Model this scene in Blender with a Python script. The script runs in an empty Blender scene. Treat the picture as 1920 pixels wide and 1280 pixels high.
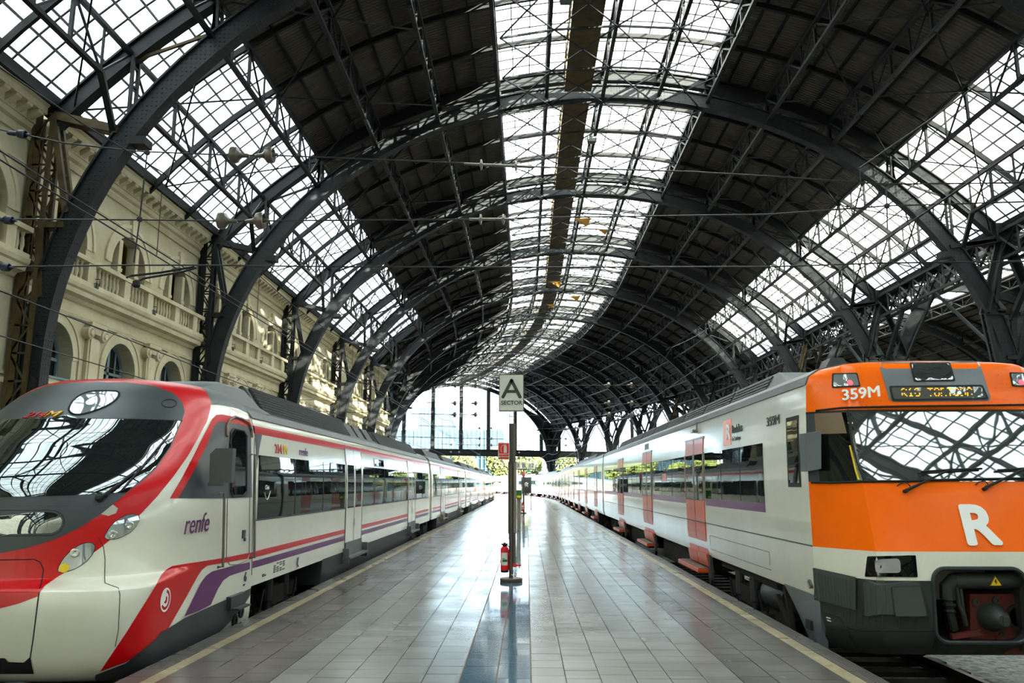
import bpy, bmesh, math, random
from math import sin, cos, pi, sqrt, atan, asin, tan
from mathutils import Vector as V, Matrix
from mathutils.bvhtree import BVHTree
from mathutils.geometry import delaunay_2d_cdt
random.seed(7)
sc = bpy.context.scene
COL = sc.collection

# ------------------------------------------------------------------ camera, sky, sun, exposure
EYE = V((0, 0, 1.6))
FPX, CX, CY = 1500.0, 960.0, 640.0          # focal length in pixels of a 1920 x 1280 frame
PITCH = atan(268 / 1500.0)
YAW = atan(28 / (1500 / cos(PITCH)))
cd = bpy.data.cameras.new('camera'); cd.sensor_width = 36; cd.lens = 36 * FPX / 1920
cd.clip_start = 0.05; cd.clip_end = 2000
cam = bpy.data.objects.new('camera', cd); COL.objects.link(cam)
cam.location = EYE; cam.rotation_euler = (pi / 2 + PITCH, 0, YAW)
sc.camera = cam
world = bpy.data.worlds.new('sky'); sc.world = world; world.use_nodes = True
bg = world.node_tree.nodes['Background']
bg.inputs[0].default_value = (0.79, 0.89, 1.0, 1); bg.inputs[1].default_value = 5.2
sun_d = bpy.data.lights.new('sun', 'SUN'); sun_d.energy = 48; sun_d.angle = 0.0093; sun_d.color = (1.0, 0.95, 0.86)
sun = bpy.data.objects.new('sun', sun_d); COL.objects.link(sun)
sun.rotation_euler = V((-1.0, 1.5, -0.60)).to_track_quat('-Z', 'Y').to_euler()
vs = sc.view_settings
sc.display_settings.display_device = 'sRGB'
vs.view_transform = 'Standard'; vs.look = 'None'; vs.gamma = 1.0; vs.use_curve_mapping = False
vs.exposure = 1.5
sc.cycles.use_denoising = True
sc.cycles.max_bounces = 8; sc.cycles.diffuse_bounces = 4; sc.cycles.glossy_bounces = 4
sc.cycles.transparent_max_bounces = 10; sc.cycles.sample_clamp_indirect = 8
sc.cycles.caustics_reflective = False; sc.cycles.caustics_refractive = False

# ------------------------------------------------------------------ helpers
def lin(c):
    if isinstance(c, str):
        c = [int(c[i:i + 2], 16) / 255 for i in (0, 2, 4)]
        c = [x / 12.92 if x <= .04045 else ((x + .055) / 1.055) ** 2.4 for x in c]
    return (c[0], c[1], c[2], 1)

MATS = {}
def mat(name, c, rough=.5, metal=0., spec=.5, var=0., vscale=3., bump=0., bscale=40., coat=0., emit=0., c2=None, stretch=(1, 1, 1), dirt=None):
    m = bpy.data.materials.new(name); m.use_nodes = True; MATS[name] = m
    nt = m.node_tree; N = nt.nodes; b = N['Principled BSDF']
    b.inputs['Base Color'].default_value = lin(c); b.inputs['Roughness'].default_value = rough
    b.inputs['Metallic'].default_value = metal; b.inputs['Specular IOR Level'].default_value = spec
    b.inputs['Coat Weight'].default_value = coat; b.inputs['Coat Roughness'].default_value = .06
    if emit:
        b.inputs['Emission Color'].default_value = lin(c); b.inputs['Emission Strength'].default_value = emit
    if var or c2 or bump:
        tc = N.new('ShaderNodeTexCoord'); mp = N.new('ShaderNodeMapping'); mp.inputs['Scale'].default_value = stretch
        nt.links.new(tc.outputs['Object'], mp.inputs['Vector'])
    if var or c2:
        no = N.new('ShaderNodeTexNoise'); no.inputs['Scale'].default_value = vscale; no.inputs['Detail'].default_value = 6
        no.inputs['Roughness'].default_value = .65
        nt.links.new(mp.outputs['Vector'], no.inputs['Vector'])
        mr = N.new('ShaderNodeMapRange'); mr.inputs[1].default_value = .35; mr.inputs[2].default_value = .68
        nt.links.new(no.outputs['Fac'], mr.inputs[0])
        mx = N.new('ShaderNodeMix'); mx.data_type = 'RGBA'
        a = lin(c); bb = lin(c2) if c2 else tuple(x * (1 - var) for x in a[:3]) + (1,)
        mx.inputs[6].default_value = a; mx.inputs[7].default_value = bb
        nt.links.new(mr.outputs[0], mx.inputs[0]); nt.links.new(mx.outputs[2], b.inputs['Base Color'])
    if bump:
        n2 = N.new('ShaderNodeTexNoise'); n2.inputs['Scale'].default_value = bscale
        nt.links.new(mp.outputs['Vector'], n2.inputs['Vector'])
        bp = N.new('ShaderNodeBump'); bp.inputs['Strength'].default_value = bump; bp.inputs['Distance'].default_value = .01
        nt.links.new(n2.outputs['Fac'], bp.inputs['Height']); nt.links.new(bp.outputs['Normal'], b.inputs['Normal'])
    return m

def glass(name, transp, diff, trans_w, gloss=.06, streak=False):
    """dirty sheet glass: see-through share, a milky share that scatters light through, and a reflecting skin"""
    m = bpy.data.materials.new(name); m.use_nodes = True; MATS[name] = m
    nt = m.node_tree; N = nt.nodes; N.clear()
    out = N.new('ShaderNodeOutputMaterial')
    t = N.new('ShaderNodeBsdfTransparent'); t.inputs[0].default_value = lin(transp)
    d = N.new('ShaderNodeBsdfTranslucent'); d.inputs[0].default_value = lin(diff)
    m1 = N.new('ShaderNodeMixShader'); m1.inputs[0].default_value = trans_w
    nt.links.new(t.outputs[0], m1.inputs[1]); nt.links.new(d.outputs[0], m1.inputs[2])
    g = N.new('ShaderNodeBsdfGlossy'); g.inputs['Roughness'].default_value = .08
    m2 = N.new('ShaderNodeMixShader'); m2.inputs[0].default_value = gloss
    nt.links.new(m1.outputs[0], m2.inputs[1]); nt.links.new(g.outputs[0], m2.inputs[2])
    nt.links.new(m2.outputs[0], out.inputs[0])
    if streak:
        tc = N.new('ShaderNodeTexCoord'); no = N.new('ShaderNodeTexNoise'); no.inputs['Scale'].default_value = 1.6; no.inputs['Detail'].default_value = 5
        geo = N.new('ShaderNodeNewGeometry')
        nt.links.new(geo.outputs['Position'], no.inputs['Vector'])
        mr = N.new('ShaderNodeMapRange'); mr.inputs[1].default_value = .3; mr.inputs[2].default_value = .75
        mr.inputs[3].default_value = trans_w * .7; mr.inputs[4].default_value = min(1, trans_w * 1.5)
        nt.links.new(no.outputs['Fac'], mr.inputs[0]); nt.links.new(mr.outputs[0], m1.inputs[0])
    return m

def darkglass(name, c, refl, full=1.):
    """train glazing: dark tinted body under a strong mirror skin"""
    m = bpy.data.materials.new(name); m.use_nodes = True; MATS[name] = m
    nt = m.node_tree; N = nt.nodes; N.clear()
    out = N.new('ShaderNodeOutputMaterial')
    d = N.new('ShaderNodeBsdfDiffuse'); d.inputs[0].default_value = lin(c)
    g = N.new('ShaderNodeBsdfGlossy'); g.inputs['Roughness'].default_value = .015; g.inputs[0].default_value = (.92, 1, .98, 1)
    lw = N.new('ShaderNodeFresnel'); lw.inputs['IOR'].default_value = 1.45
    ge = N.new('ShaderNodeNewGeometry'); io = N.new('ShaderNodeMapRange'); io.inputs[3].default_value = 1.45; io.inputs[4].default_value = 1 / 1.45
    nt.links.new(ge.outputs['Backfacing'], io.inputs[0]); nt.links.new(io.outputs[0], lw.inputs['IOR'])
    mr = N.new('ShaderNodeMapRange'); mr.inputs[3].default_value = refl; mr.inputs[4].default_value = full
    nt.links.new(lw.outputs[0], mr.inputs[0])
    m2 = N.new('ShaderNodeMixShader'); nt.links.new(mr.outputs[0], m2.inputs[0])
    nt.links.new(d.outputs[0], m2.inputs[1]); nt.links.new(g.outputs[0], m2.inputs[2])
    tc = N.new('ShaderNodeTexCoord'); no = N.new('ShaderNodeTexNoise'); no.inputs['Scale'].default_value = 1.3
    bp = N.new('ShaderNodeBump'); bp.inputs['Strength'].default_value = .08; bp.inputs['Distance'].default_value = .02
    nt.links.new(tc.outputs['Object'], no.inputs['Vector']); nt.links.new(no.outputs['Fac'], bp.inputs['Height'])
    nt.links.new(bp.outputs['Normal'], g.inputs['Normal'])
    nt.links.new(m2.outputs[0], out.inputs[0])
    return m

def props(o, kw):
    for k, v in kw.items():
        if v is not None: o[k] = v
    return o

def par(o, parent):
    if parent is not None:
        o.parent = parent
        if parent.type == 'EMPTY' or parent.location.length > 0:
            o.matrix_parent_inverse = Matrix.Translation(-parent.location)
    return o

def thing(name, loc, label=None, category=None, group=None, kind=None):
    o = bpy.data.objects.new(name, None); COL.objects.link(o); o.location = loc; o.empty_display_size = .1
    return props(o, dict(label=label, category=category, group=group, kind=kind))

def copy_of(o, loc, parent, rot=None):
    c = o.copy(); COL.objects.link(c); c.location = loc
    if rot is not None: c.rotation_euler = rot
    c.parent = None
    return par(c, parent)

class MB:
    def __init__(s): s.v = []; s.f = []; s.m = []
    def add(s, vs, fs, mi=0):
        b = len(s.v); s.v += [tuple(p) for p in vs]
        s.f += [tuple(b + i for i in f) for f in fs]; s.m += [mi] * len(fs)
        return s
    def hexa(s, p, mi=0):
        return s.add(p, [(0, 3, 2, 1), (4, 5, 6, 7), (0, 1, 5, 4), (1, 2, 6, 5), (2, 3, 7, 6), (3, 0, 4, 7)], mi)
    def box(s, c, d, mi=0, M=None):
        x, y, z = d[0] / 2, d[1] / 2, d[2] / 2
        p = [V((a, b, e)) for e in (-z, z) for a, b in ((-x, -y), (x, -y), (x, y), (-x, y))]
        if M is not None: p = [M @ q for q in p]
        return s.hexa([q + V(c) for q in p], mi)
    def lohi(s, a, b, mi=0):
        return s.box([(a[i] + b[i]) / 2 for i in range(3)], [abs(b[i] - a[i]) for i in range(3)], mi)
    def bar(s, a, b, w, h=None, mi=0, up=(0, 0, 1)):
        a, b = V(a), V(b); h = w if h is None else h
        d = (b - a); 
        if d.length < 1e-6: return s
        d.normalize(); u = V(up)
        if abs(d.dot(u)) > .98: u = V((1, 0, 0))
        r = d.cross(u).normalized(); u = r.cross(d)
        r *= w / 2; u *= h / 2
        return s.hexa([a - r - u, a + r - u, a + r + u, a - r + u, b - r - u, b + r - u, b + r + u, b - r + u], mi)
    def rod(s, a, b, r, mi=0):
        """a light three-sided rod for lacing, wires and diagonals"""
        a, b = V(a), V(b); d = b - a
        if d.length < 1e-6: return s
        d.normalize(); u = V((0, 0, 1)) if abs(d.z) < .95 else V((1, 0, 0))
        x = d.cross(u).normalized(); y = x.cross(d)
        o = [x * r * cos(t) + y * r * sin(t) for t in (pi / 2, pi / 2 + 2.094, pi / 2 + 4.189)]
        return s.add([a + q for q in o] + [b + q for q in o], [(0, 1, 4, 3), (1, 2, 5, 4), (2, 0, 3, 5)], mi)
    def tube(s, pts, r, n=8, mi=0, closed=False):
        pts = [V(p) for p in pts]; k = len(pts); rings = []
        pu = None
        for i, p in enumerate(pts):
            a = pts[i - 1] if (i > 0 or closed) else p
            b = pts[(i + 1) % k] if (i < k - 1 or closed) else p
            d = (b - a).normalized()
            u = V((0, 0, 1)) if abs(d.z) < .9 else V((1, 0, 0))
            if pu is not None and (pu - d * pu.dot(d)).length > .2: u = pu
            x = (u - d * u.dot(d)).normalized(); y = d.cross(x); pu = x
            rr = r[i] if isinstance(r, (list, tuple)) else r
            rings.append([p + x * rr * cos(2 * pi * j / n) + y * rr * sin(2 * pi * j / n) for j in range(n)])
        return s.loft(rings, closed=closed, mi=mi)
    def loft(s, rings, closed=False, mi=0, caps=True, wrap=True):
        n = len(rings[0]); k = len(rings); vs = [p for r in rings for p in r]; fs = []
        for i in range(k if closed else k - 1):
            a, b = i * n, ((i + 1) % k) * n
            for j in range(n if wrap else n - 1):
                fs.append((a + j, a + (j + 1) % n, b + (j + 1) % n, b + j))
        if caps and not closed and wrap:
            fs.append(tuple(range(n - 1, -1, -1))); fs.append(tuple((k - 1) * n + j for j in range(n)))
        return s.add(vs, fs, mi)
    def lathe(s, c, prof, n=16, mi=0, axis=(0, 0, 1)):
        ax = V(axis).normalized(); u = V((1, 0, 0)) if abs(ax.x) < .9 else V((0, 1, 0))
        x = (u - ax * u.dot(ax)).normalized(); y = ax.cross(x); c = V(c)
        rings = [[c + ax * h + (x * cos(2 * pi * j / n) + y * sin(2 * pi * j / n)) * max(r, 1e-4) for j in range(n)] for r, h in prof]
        return s.loft(rings, mi=mi)
    def prism(s, poly, ext, mi=0):
        """polygon of 3-D points, extruded by the vector ext"""
        n = len(poly); e = V(ext); a = [V(p) for p in poly]; b = [p + e for p in a]
        fs = [tuple(range(n - 1, -1, -1)), tuple(range(n, 2 * n))] + [(i, (i + 1) % n, n + (i + 1) % n, n + i) for i in range(n)]
        return s.add(a + b, fs, mi)
    def obj(s, name, mats, parent=None, smooth=False, **kw):
        me = bpy.data.meshes.new(name); me.from_pydata(s.v, [], s.f)
        for m in (mats if isinstance(mats, (list, tuple)) else [mats]): me.materials.append(m)
        if len(me.materials) > 1: me.polygons.foreach_set('material_index', s.m)
        if smooth:
            me.polygons.foreach_set('use_smooth', [True] * len(me.polygons))
            try: me.set_sharp_from_angle(angle=smooth if smooth is not True else .7)
            except Exception: pass
        if len(s.f) > 1:
            bm = bmesh.new(); bm.from_mesh(me); bmesh.ops.recalc_face_normals(bm, faces=bm.faces); bm.to_mesh(me); bm.free()
        me.update()
        o = bpy.data.objects.new(name, me); COL.objects.link(o)
        par(o, parent)
        return props(o, kw)

def inside(poly, x, y):
    c = False; n = len(poly); j = n - 1
    for i in range(n):
        xi, yi = poly[i]; xj, yj = poly[j]
        if (yi > y) != (yj > y) and x < (xj - xi) * (y - yi) / (yj - yi) + xi: c = not c
        j = i
    return c

def smooth_px(p, k=2):
    for _ in range(k):
        p = [q for i in range(len(p)) for a, b in ((p[i], p[(i + 1) % len(p)]),) for q in ((a[0] * .75 + b[0] * .25, a[1] * .75 + b[1] * .25), (a[0] * .25 + b[0] * .75, a[1] * .25 + b[1] * .75))]
    return p
def densify(poly, step, closed=True):
    out = []; n = len(poly)
    for i in range(n if closed else n - 1):
        a, b = poly[i], poly[(i + 1) % n]; d = math.hypot(b[0] - a[0], b[1] - a[1]); k = max(1, int(math.ceil(d / step)))
        out += [(a[0] + (b[0] - a[0]) * t / k, a[1] + (b[1] - a[1]) * t / k) for t in range(k)]
    if not closed: out.append(poly[-1])
    return out

def fill2d(outer, holes=(), gx=None, gy=None):
    """triangulate a flat region with holes; optional interior grid points"""
    pts = []; edges = []
    for lp in [outer] + list(holes):
        b = len(pts); pts += [V(p) for p in lp]; n = len(lp)
        edges += [(b + i, b + (i + 1) % n) for i in range(n)]
    if gx:
        xs = [p[0] for p in outer]; ys = [p[1] for p in outer]
        nx = int((max(xs) - min(xs)) / gx); ny = int((max(ys) - min(ys)) / gy)
        for i in range(1, nx + 1):
            for j in range(1, ny + 1):
                x = min(xs) + i * gx; y = min(ys) + j * gy
                if inside(outer, x, y) and not any(inside(h, x, y) for h in holes): pts.append(V((x, y)))
    r = delaunay_2d_cdt([p.to_2d() if len(p) > 2 else p for p in pts], edges, [], 0, 1e-6)
    vv, ff = r[0], r[2]; keep = []
    for f in ff:
        x = sum(vv[i][0] for i in f) / len(f); y = sum(vv[i][1] for i in f) / len(f)
        if inside(outer, x, y) and not any(inside(h, x, y) for h in holes): keep.append(tuple(f))
    return [(p[0], p[1]) for p in vv], keep

_cp, _sp, _cy, _sy = cos(PITCH), sin(PITCH), cos(YAW), sin(YAW)
FW = V((-_sy * _cp, _cy * _cp, _sp)); RT = V((_cy, _sy, 0)); UP = RT.cross(FW)
def ray(x, y): return (RT * ((x - CX) / FPX) + UP * ((CY - y) / FPX) + FW).normalized()
def at_x(x, y, X): d = ray(x, y); return EYE + d * ((X - EYE.x) / d.x)
def at_y(x, y, Y): d = ray(x, y); return EYE + d * ((Y - EYE.y) / d.y)
def px_size(p, size):
    """about how many pixels of the frame a thing of this size covers at a place"""
    d = (V(p) - EYE); z = d.dot(FW)
    if z < .3: return 0
    u = CX + FPX * d.dot(RT) / z; w = CY - FPX * d.dot(UP) / z
    if not (-60 < u < 1980 and -60 < w < 1340): return 0
    return size * FPX / z

def text(name, body, o, xd, yd, size, m, parent=None, bold=0., shear=0., sx=1., depth=.002, align='LEFT', space=1.):
    cu = bpy.data.curves.new(name, 'FONT'); cu.body = body; cu.size = size; cu.extrude = depth; 
    cu.shear = shear; cu.align_x = align; cu.space_character = space; cu.resolution_u = 4
    cu.materials.append(m)
    t = bpy.data.objects.new(name, cu)
    x = V(xd).normalized(); y = V(yd).normalized(); z = x.cross(y)
    M = Matrix.Identity(4)
    for i in range(3): M[i][0] = x[i] * sx; M[i][1] = y[i]; M[i][2] = z[i]; M[i][3] = o[i]
    t.matrix_world = M
    dg = None
    COL.objects.link(t)
    me = bpy.data.meshes.new_from_object(t); me.name = name
    bpy.data.objects.remove(t)
    if bold:                                             # heavier strokes: the same letters again, a hair to each side
        vs_ = [v.co.copy() for v in me.vertices]; fs_ = [tuple(p.vertices) for p in me.polygons]; n_ = len(vs_); V2, F2 = [], []
        for i, (a, b) in enumerate([(0, 0)] + [(cos(t * pi / 6), sin(t * pi / 6)) for t in range(12)]):
            V2 += [p + V((a * bold / sx, b * bold, i * .0004)) for p in vs_]; F2 += [tuple(q + i * n_ for q in f) for f in fs_]
        me.clear_geometry(); me.from_pydata(V2, [], F2)
    me.transform(M)
    me.materials.clear(); me.materials.append(m)
    ob = bpy.data.objects.new(name, me); COL.objects.link(ob)
    return par(ob, parent)

# ------------------------------------------------------------------ where the rails and the roof run: straight, then bending left
def bend(s, dx, x0, y0, R):
    if s <= y0: return V((x0 + dx, s, 0))
    t = (s - y0) / R; return V((x0 - R + (R + dx) * cos(t), y0 + (R + dx) * sin(t), 0))
NAVE = 2.9
def rp(s, dx, z): p = bend(s, dx, NAVE, 55., 165.); p.z = z; return p
def tp(s, x, z): p = bend(s, x, 0., 80., 250.); p.z = z; return p
RZ = -2.2                                   # centre height of the roof circle
def rr(s, c, dx, r):                        # point on a roof circle of radius r, nave centre offset c, at the angle of plan offset dx on r=19
    a = asin(dx / 19.0); return rp(s, c + r * sin(a), RZ + r * cos(a))
def ring_in(s, c, a, off=0.):               # inner rib ellipse, off = outward
    x, z = (14.1 + off) * sin(a), 4.3 + (11.7 + off) * cos(a)
    return rp(s, c + x, z)
BAY = 10.15
def arch_s(k): return 7.95 + BAY * k
KLAST = 11
# ------------------------------------------------------------------ materials of the building
iron = mat('painted_iron', '212627', .6, .0, .3, var=.45, vscale=1.2, bump=.15, bscale=60)
iron_brown = mat('rusty_iron', '5a4c30', .65, 0, .3, var=.55, vscale=2.5, bump=.2)
purlin_m = mat('purlin_paint', '141616', .7, 0, .3)
iron_dark = mat('dark_iron', '191d1e', .6, 0, .3, var=.4, vscale=1.5)
sheet = mat('roof_sheet', '615b53', .75, 0, .25, var=.35, vscale=.8)
nt = sheet.node_tree
w_ = nt.nodes.new('ShaderNodeTexWave'); w_.bands_direction = 'Y'; w_.inputs['Scale'].default_value = 2.2
g_ = nt.nodes.new('ShaderNodeNewGeometry'); b_ = nt.nodes.new('ShaderNodeBump'); b_.inputs['Strength'].default_value = 1; b_.inputs['Distance'].default_value = .05
nt.links.new(g_.outputs['Position'], w_.inputs['Vector']); nt.links.new(w_.outputs['Fac'], b_.inputs['Height'])
nt.links.new(b_.outputs['Normal'], nt.nodes['Principled BSDF'].inputs['Normal'])
pane_side = glass('milky_roof_glass', 'b0b4b0', 'ecece8', .5, .03, True)
pane_mid = glass('clear_roof_glass', 'e2e3df', 'f6f4ee', .2, .03, True)
pane_end = glass('screen_glass', 'e6f0f2', 'ffffff', .06, .05)
stone = mat('pale_stone', 'c8c2a6', .8, 0, .2, c2='b1a98a', vscale=.9, bump=.1, bscale=25)
stone_lt = mat('pale_moulding', 'd2ccb0', .8, 0, .2, c2='bdb392', vscale=1.5)
ochre = mat('ochre_render', 'c8a94e', .85, 0, .15, var=.3, vscale=1.5)
frame_blue = mat('window_frame_paint', '6f8288', .5, 0, .4)
dark_pane = darkglass('dark_window_glass', '0c1113', .06)
concrete = mat('platform_concrete', '6d6a62', .8, 0, .3, var=.35, vscale=2)
grout = mat('grout', '2a2824', .8, 0, .3, var=.3, vscale=8)

def tilemat(name, a, b, rough, spec, var):
    m = bpy.data.materials.new(name); m.use_nodes = True; nt = m.node_tree; N = nt.nodes; p = N['Principled BSDF']
    geo = N.new('ShaderNodeNewGeometry')
    mul = N.new('ShaderNodeVectorMath'); mul.operation = 'MULTIPLY'; mul.inputs[1].default_value = (3.33, 3.33, 0)
    fl = N.new('ShaderNodeVectorMath'); fl.operation = 'FLOOR'
    wn = N.new('ShaderNodeTexWhiteNoise'); wn.noise_dimensions = '2D'
    nt.links.new(geo.outputs['Position'], mul.inputs[0]); nt.links.new(mul.outputs[0], fl.inputs[0]); nt.links.new(fl.outputs[0], wn.inputs['Vector'])
    mx = N.new('ShaderNodeMix'); mx.data_type = 'RGBA'; mx.inputs[6].default_value = lin(a); mx.inputs[7].default_value = lin(b)
    nt.links.new(wn.outputs['Value'], mx.inputs[0])
    no = N.new('ShaderNodeTexNoise'); no.inputs['Scale'].default_value = 1.3; no.inputs['Detail'].default_value = 7
    nt.links.new(geo.outputs['Position'], no.inputs['Vector'])
    mr = N.new('ShaderNodeMapRange'); mr.inputs[1].default_value = .3; mr.inputs[2].default_value = .75; mr.inputs[3].default_value = 1; mr.inputs[4].default_value = 1 - var
    nt.links.new(no.outputs['Fac'], mr.inputs[0])
    m2 = N.new('ShaderNodeMix'); m2.data_type = 'RGBA'; m2.blend_type = 'MULTIPLY'; m2.inputs[0].default_value = 1
    nt.links.new(mx.outputs[2], m2.inputs[6]); nt.links.new(mr.outputs[0], m2.inputs[7]); nt.links.new(m2.outputs[2], p.inputs['Base Color'])
    r2 = N.new('ShaderNodeMapRange'); r2.inputs[1].default_value = .3; r2.inputs[2].default_value = .7; r2.inputs[3].default_value = rough * .75; r2.inputs[4].default_value = rough * 1.35
    nt.links.new(no.outputs['Fac'], r2.inputs[0]); nt.links.new(r2.outputs[0], p.inputs['Roughness'])
    p.inputs['Specular IOR Level'].default_value = spec
    return m
T_LIGHT = tilemat('pale_tile', '7d7c74', '706f68', .2, .33, .12)
T_DARK = tilemat('dark_tile', '59554f', '494641', .22, .4, .2)
T_LINE = tilemat('cream_line_tile', 'a89c7c', '93886a', .3, .5, .4)
T_BLUE = tilemat('blue_grey_tile', '4c6675', '425c6b', .08, .45, .08)
T_EDGE = tilemat('edge_tile', '5c5953', '524f4a', .3, .5, .25)

# ------------------------------------------------------------------ platform: slab, tiles laid in columns
YB, YE = -6.0, 190.0
floor = MB()
ys = [YB] + [i * 4. for i in range(0, 48)]
floor.loft([[tp(y, -3.40, -.75), tp(y, 2.98, -.75), tp(y, 2.98, -.012), tp(y, -3.40, -.012)] for y in ys])
FLOOR = floor.obj('floor', grout, kind='structure')
COLS = []
x = .03
for i in range(9): COLS.append((x, x + .291, T_LIGHT if i < 6 else T_DARK)); x += .291
COLS.append((2.65, 2.79, T_LINE)); COLS.append((2.79, 2.975, T_EDGE))
x = -.56
for i in range(8): COLS.append((x - .3125, x, T_LIGHT if i < 5 else T_DARK)); x -= .3125
COLS.append((-3.19, -3.06, T_LINE)); COLS.append((-3.395, -3.19, T_EDGE))
COLS += [(-.56, -.262, T_BLUE), (-.258, .03, T_BLUE)]
slots = []
for ci, (a, b, m) in enumerate(COLS):
    L = .3 if b - a > .2 else .45
    off = random.choice((0, 0, .1, .15)) * (b - a > .2)
    for r in range(int((62 - 2) / L)):
        y = 2.0 + off + r * L
        slots.append((px_size(((a + b) / 2, y, 0), L * 1.6 / max(y, 1)) if y > 5 else 0, ci, y, L))
slots.sort(key=lambda t: -t[0])
tmesh = {}
stuff = {}
for n, (sz, ci, y, L) in enumerate(slots):
    a, b, m = COLS[ci]; w = b - a
    tilt = Matrix.Rotation(random.gauss(0, .0016), 3, 'X') @ Matrix.Rotation(random.gauss(0, .0016), 3, 'Y')
    c = V(((a + b) / 2, y + L / 2, -.015 + random.uniform(-.0007, .0007)))
    if n < 300:
        if ci not in tmesh:
            o = MB().box((0, 0, 0), (w - .007, L - .007, .03)).obj('tile', m, None); tmesh[ci] = o
        else:
            o = tmesh[ci].copy(); COL.objects.link(o)
        o.location = c; o.rotation_euler = tilt.to_euler(); par(o, FLOOR)
    else:
        stuff.setdefault(m.name, [m, MB()])[1].box(c, (w - .007, L - .007, .03), 0, tilt)
for m, mb in stuff.values(): mb.obj('paving', m, FLOOR, kind='stuff')
far = {}
for a, b, m in COLS:                                   # beyond 62 m: strips
    mb = far.setdefault(m.name, [m, MB()])[1]
    mb.loft([[tp(y, a, -.02), tp(y, b, -.02), tp(y, b, 0), tp(y, a, 0)] for y in [62 + i * 4. for i in range(32)]])
for m, mb in far.values(): mb.obj('paving', m, FLOOR, kind='stuff')
g = MB()                                               # grooved nosing strips along the right edge
for i in range(4): g.lohi((2.86 + i * .028, 2, -.001), (2.868 + i * .028, 62, .004))
g.obj('edge_groove', T_EDGE, FLOOR)
g = MB()                                               # brown joint sealant beside the blue strip
for xx in (-.565, -.26, .03): g.lohi((xx - .006, 2, -.01), (xx + .006, 62, .001))
g.obj('joint', mat('joint_filler', '5b4a36', .7), FLOOR)

ballast_m = mat('ballast', '8b8f8c', .9, 0, .2, c2='3e3d3a', vscale=9, bump=1, bscale=18)
soil = mat('trackbed_soil', '35322d', .95, 0, .1, c2='24221f', vscale=4, bump=.5, bscale=12)
MB().lohi((-60, -40, -1.3), (80, 420, -.95)).obj('ground', soil, kind='structure')
for xa, xb in ((-13.0, -6.75), (8.2, 46.)):
    MB().lohi((xa, -36, -.95), (xb, 120, -.02)).obj('floor_side_platform', concrete, kind='structure')

# ------------------------------------------------------------------ roof
DX = [-14.3, -12.6, -10.6, -8.4, -6.15, -3.9, -2.1, 0, 2.1, 3.9, 6.15, 8.4, 10.6, 12.6, 14.3]
CEIL = thing('ceiling', (NAVE, 0, 16.8), kind='structure')
CEIL2 = thing('ceiling_side_nave', (NAVE + 28.8, 0, 16.8), kind='structure')
W_LEFT = thing('window_1', (-9.6, 0, 12), kind='structure')
W_MID = thing('window_2', (NAVE, 0, 17), kind='structure')
W_RIGHT = thing('window_3', (15.4, 0, 12), kind='structure')
RS = 19.45
PANES, PANELS = [], []                                  # (pixels, strip id, angle a0, a1, s, ds, nave offset)
def strips(i):
    n = 4 if abs(DX[i] + DX[i + 1]) > 24 else 5 if abs(DX[i] + DX[i + 1]) > 22 else 3
    a, b = asin(DX[i] / 19), asin(DX[i + 1] / 19)
    return [(a + (b - a) * j / n, a + (b - a) * (j + 1) / n) for j in range(n)]
K0 = -4
for k in range(K0, KLAST):
    for i in range(14):
        mid = 5 <= i <= 8; side = i <= 1 or i >= 12
        glazed = mid or (side and k < 5)
        for (a0, a1) in strips(i):
            n = 16 if glazed else 4
            for q in range(n):
                s = arch_s(k) + BAY * q / n; ds = BAY / n; am = (a0 + a1) / 2
                p = rp(s + ds / 2, RS * sin(am), RZ + RS * cos(am))
                rec = (px_size(p, min(ds, RS * (a1 - a0)) * .7), a0, a1, s, ds)
                (PANES if glazed else PANELS).append(rec + ((W_MID if mid else W_LEFT if i <= 1 else W_RIGHT) if glazed else CEIL,))
def sheet_mesh(mb, a0, a1, s, ds, gap, th, c=0., rel=False):
    g = gap / RS / 2; pts = []
    for r in (RS, RS + th):
        for ss, aa in ((s + gap / 2, a0 + g), (s + ds - gap / 2, a0 + g), (s + ds - gap / 2, a1 - g), (s + gap / 2, a1 - g)):
            if rel: pts.append(V((r * sin(aa), ss - s, r * cos(aa))))
            else: pts.append(rp(ss, c + r * sin(aa), RZ + r * cos(aa)))
    mb.hexa(pts)
def lay(recs, limit, parent, m, name, bulk, gap, th):
    recs = sorted([r for r in recs if r[5] is parent], key=lambda t: -t[0]); cache = {}; rest = MB(); n = 0
    for sz, a0, a1, s, ds, _ in recs:
        if n < limit and sz > 6 and s + ds < 55:
            key = (round(a0, 4), round(ds, 3)); n += 1
            if key not in cache:
                mb = MB(); sheet_mesh(mb, a0, a1, s, ds, gap, th, rel=True); o = mb.obj(name, m); cache[key] = o
            else: o = cache[key].copy(); COL.objects.link(o)
            o.location = (NAVE, s, RZ); o.parent = None; par(o, parent)
        else: sheet_mesh(rest, a0, a1, s, ds, gap, th)
    if rest.v: rest.obj(bulk, m, parent, kind='stuff')
lay(PANES, 300, W_LEFT, pane_side, 'pane', 'glazing', .004, .008)
lay(PANES, 300, W_RIGHT, pane_side, 'pane', 'glazing', .004, .008)
lay(PANES, 300, W_MID, pane_mid, 'pane', 'glazing', .004, .008)
lay(PANELS, 300, CEIL, sheet, 'roof_panel', 'roofing', .0, .03)
rest = MB(); gl2 = MB()                                # side nave roof, plainer
for k in range(K0, KLAST):
    for i in range(14):
        mid = 5 <= i <= 8; side = i <= 1 or i >= 12
        for (a0, a1) in strips(i):
            for q in range(4):
                sheet_mesh(gl2 if (mid or (side and k < 5)) else rest, a0, a1, arch_s(k) + BAY * q / 4, BAY / 4, .0, .02, 28.8)
rest.obj('roofing', sheet, CEIL2, kind='stuff'); gl2.obj('glazing', pane_side, CEIL2, kind='stuff')

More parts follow.
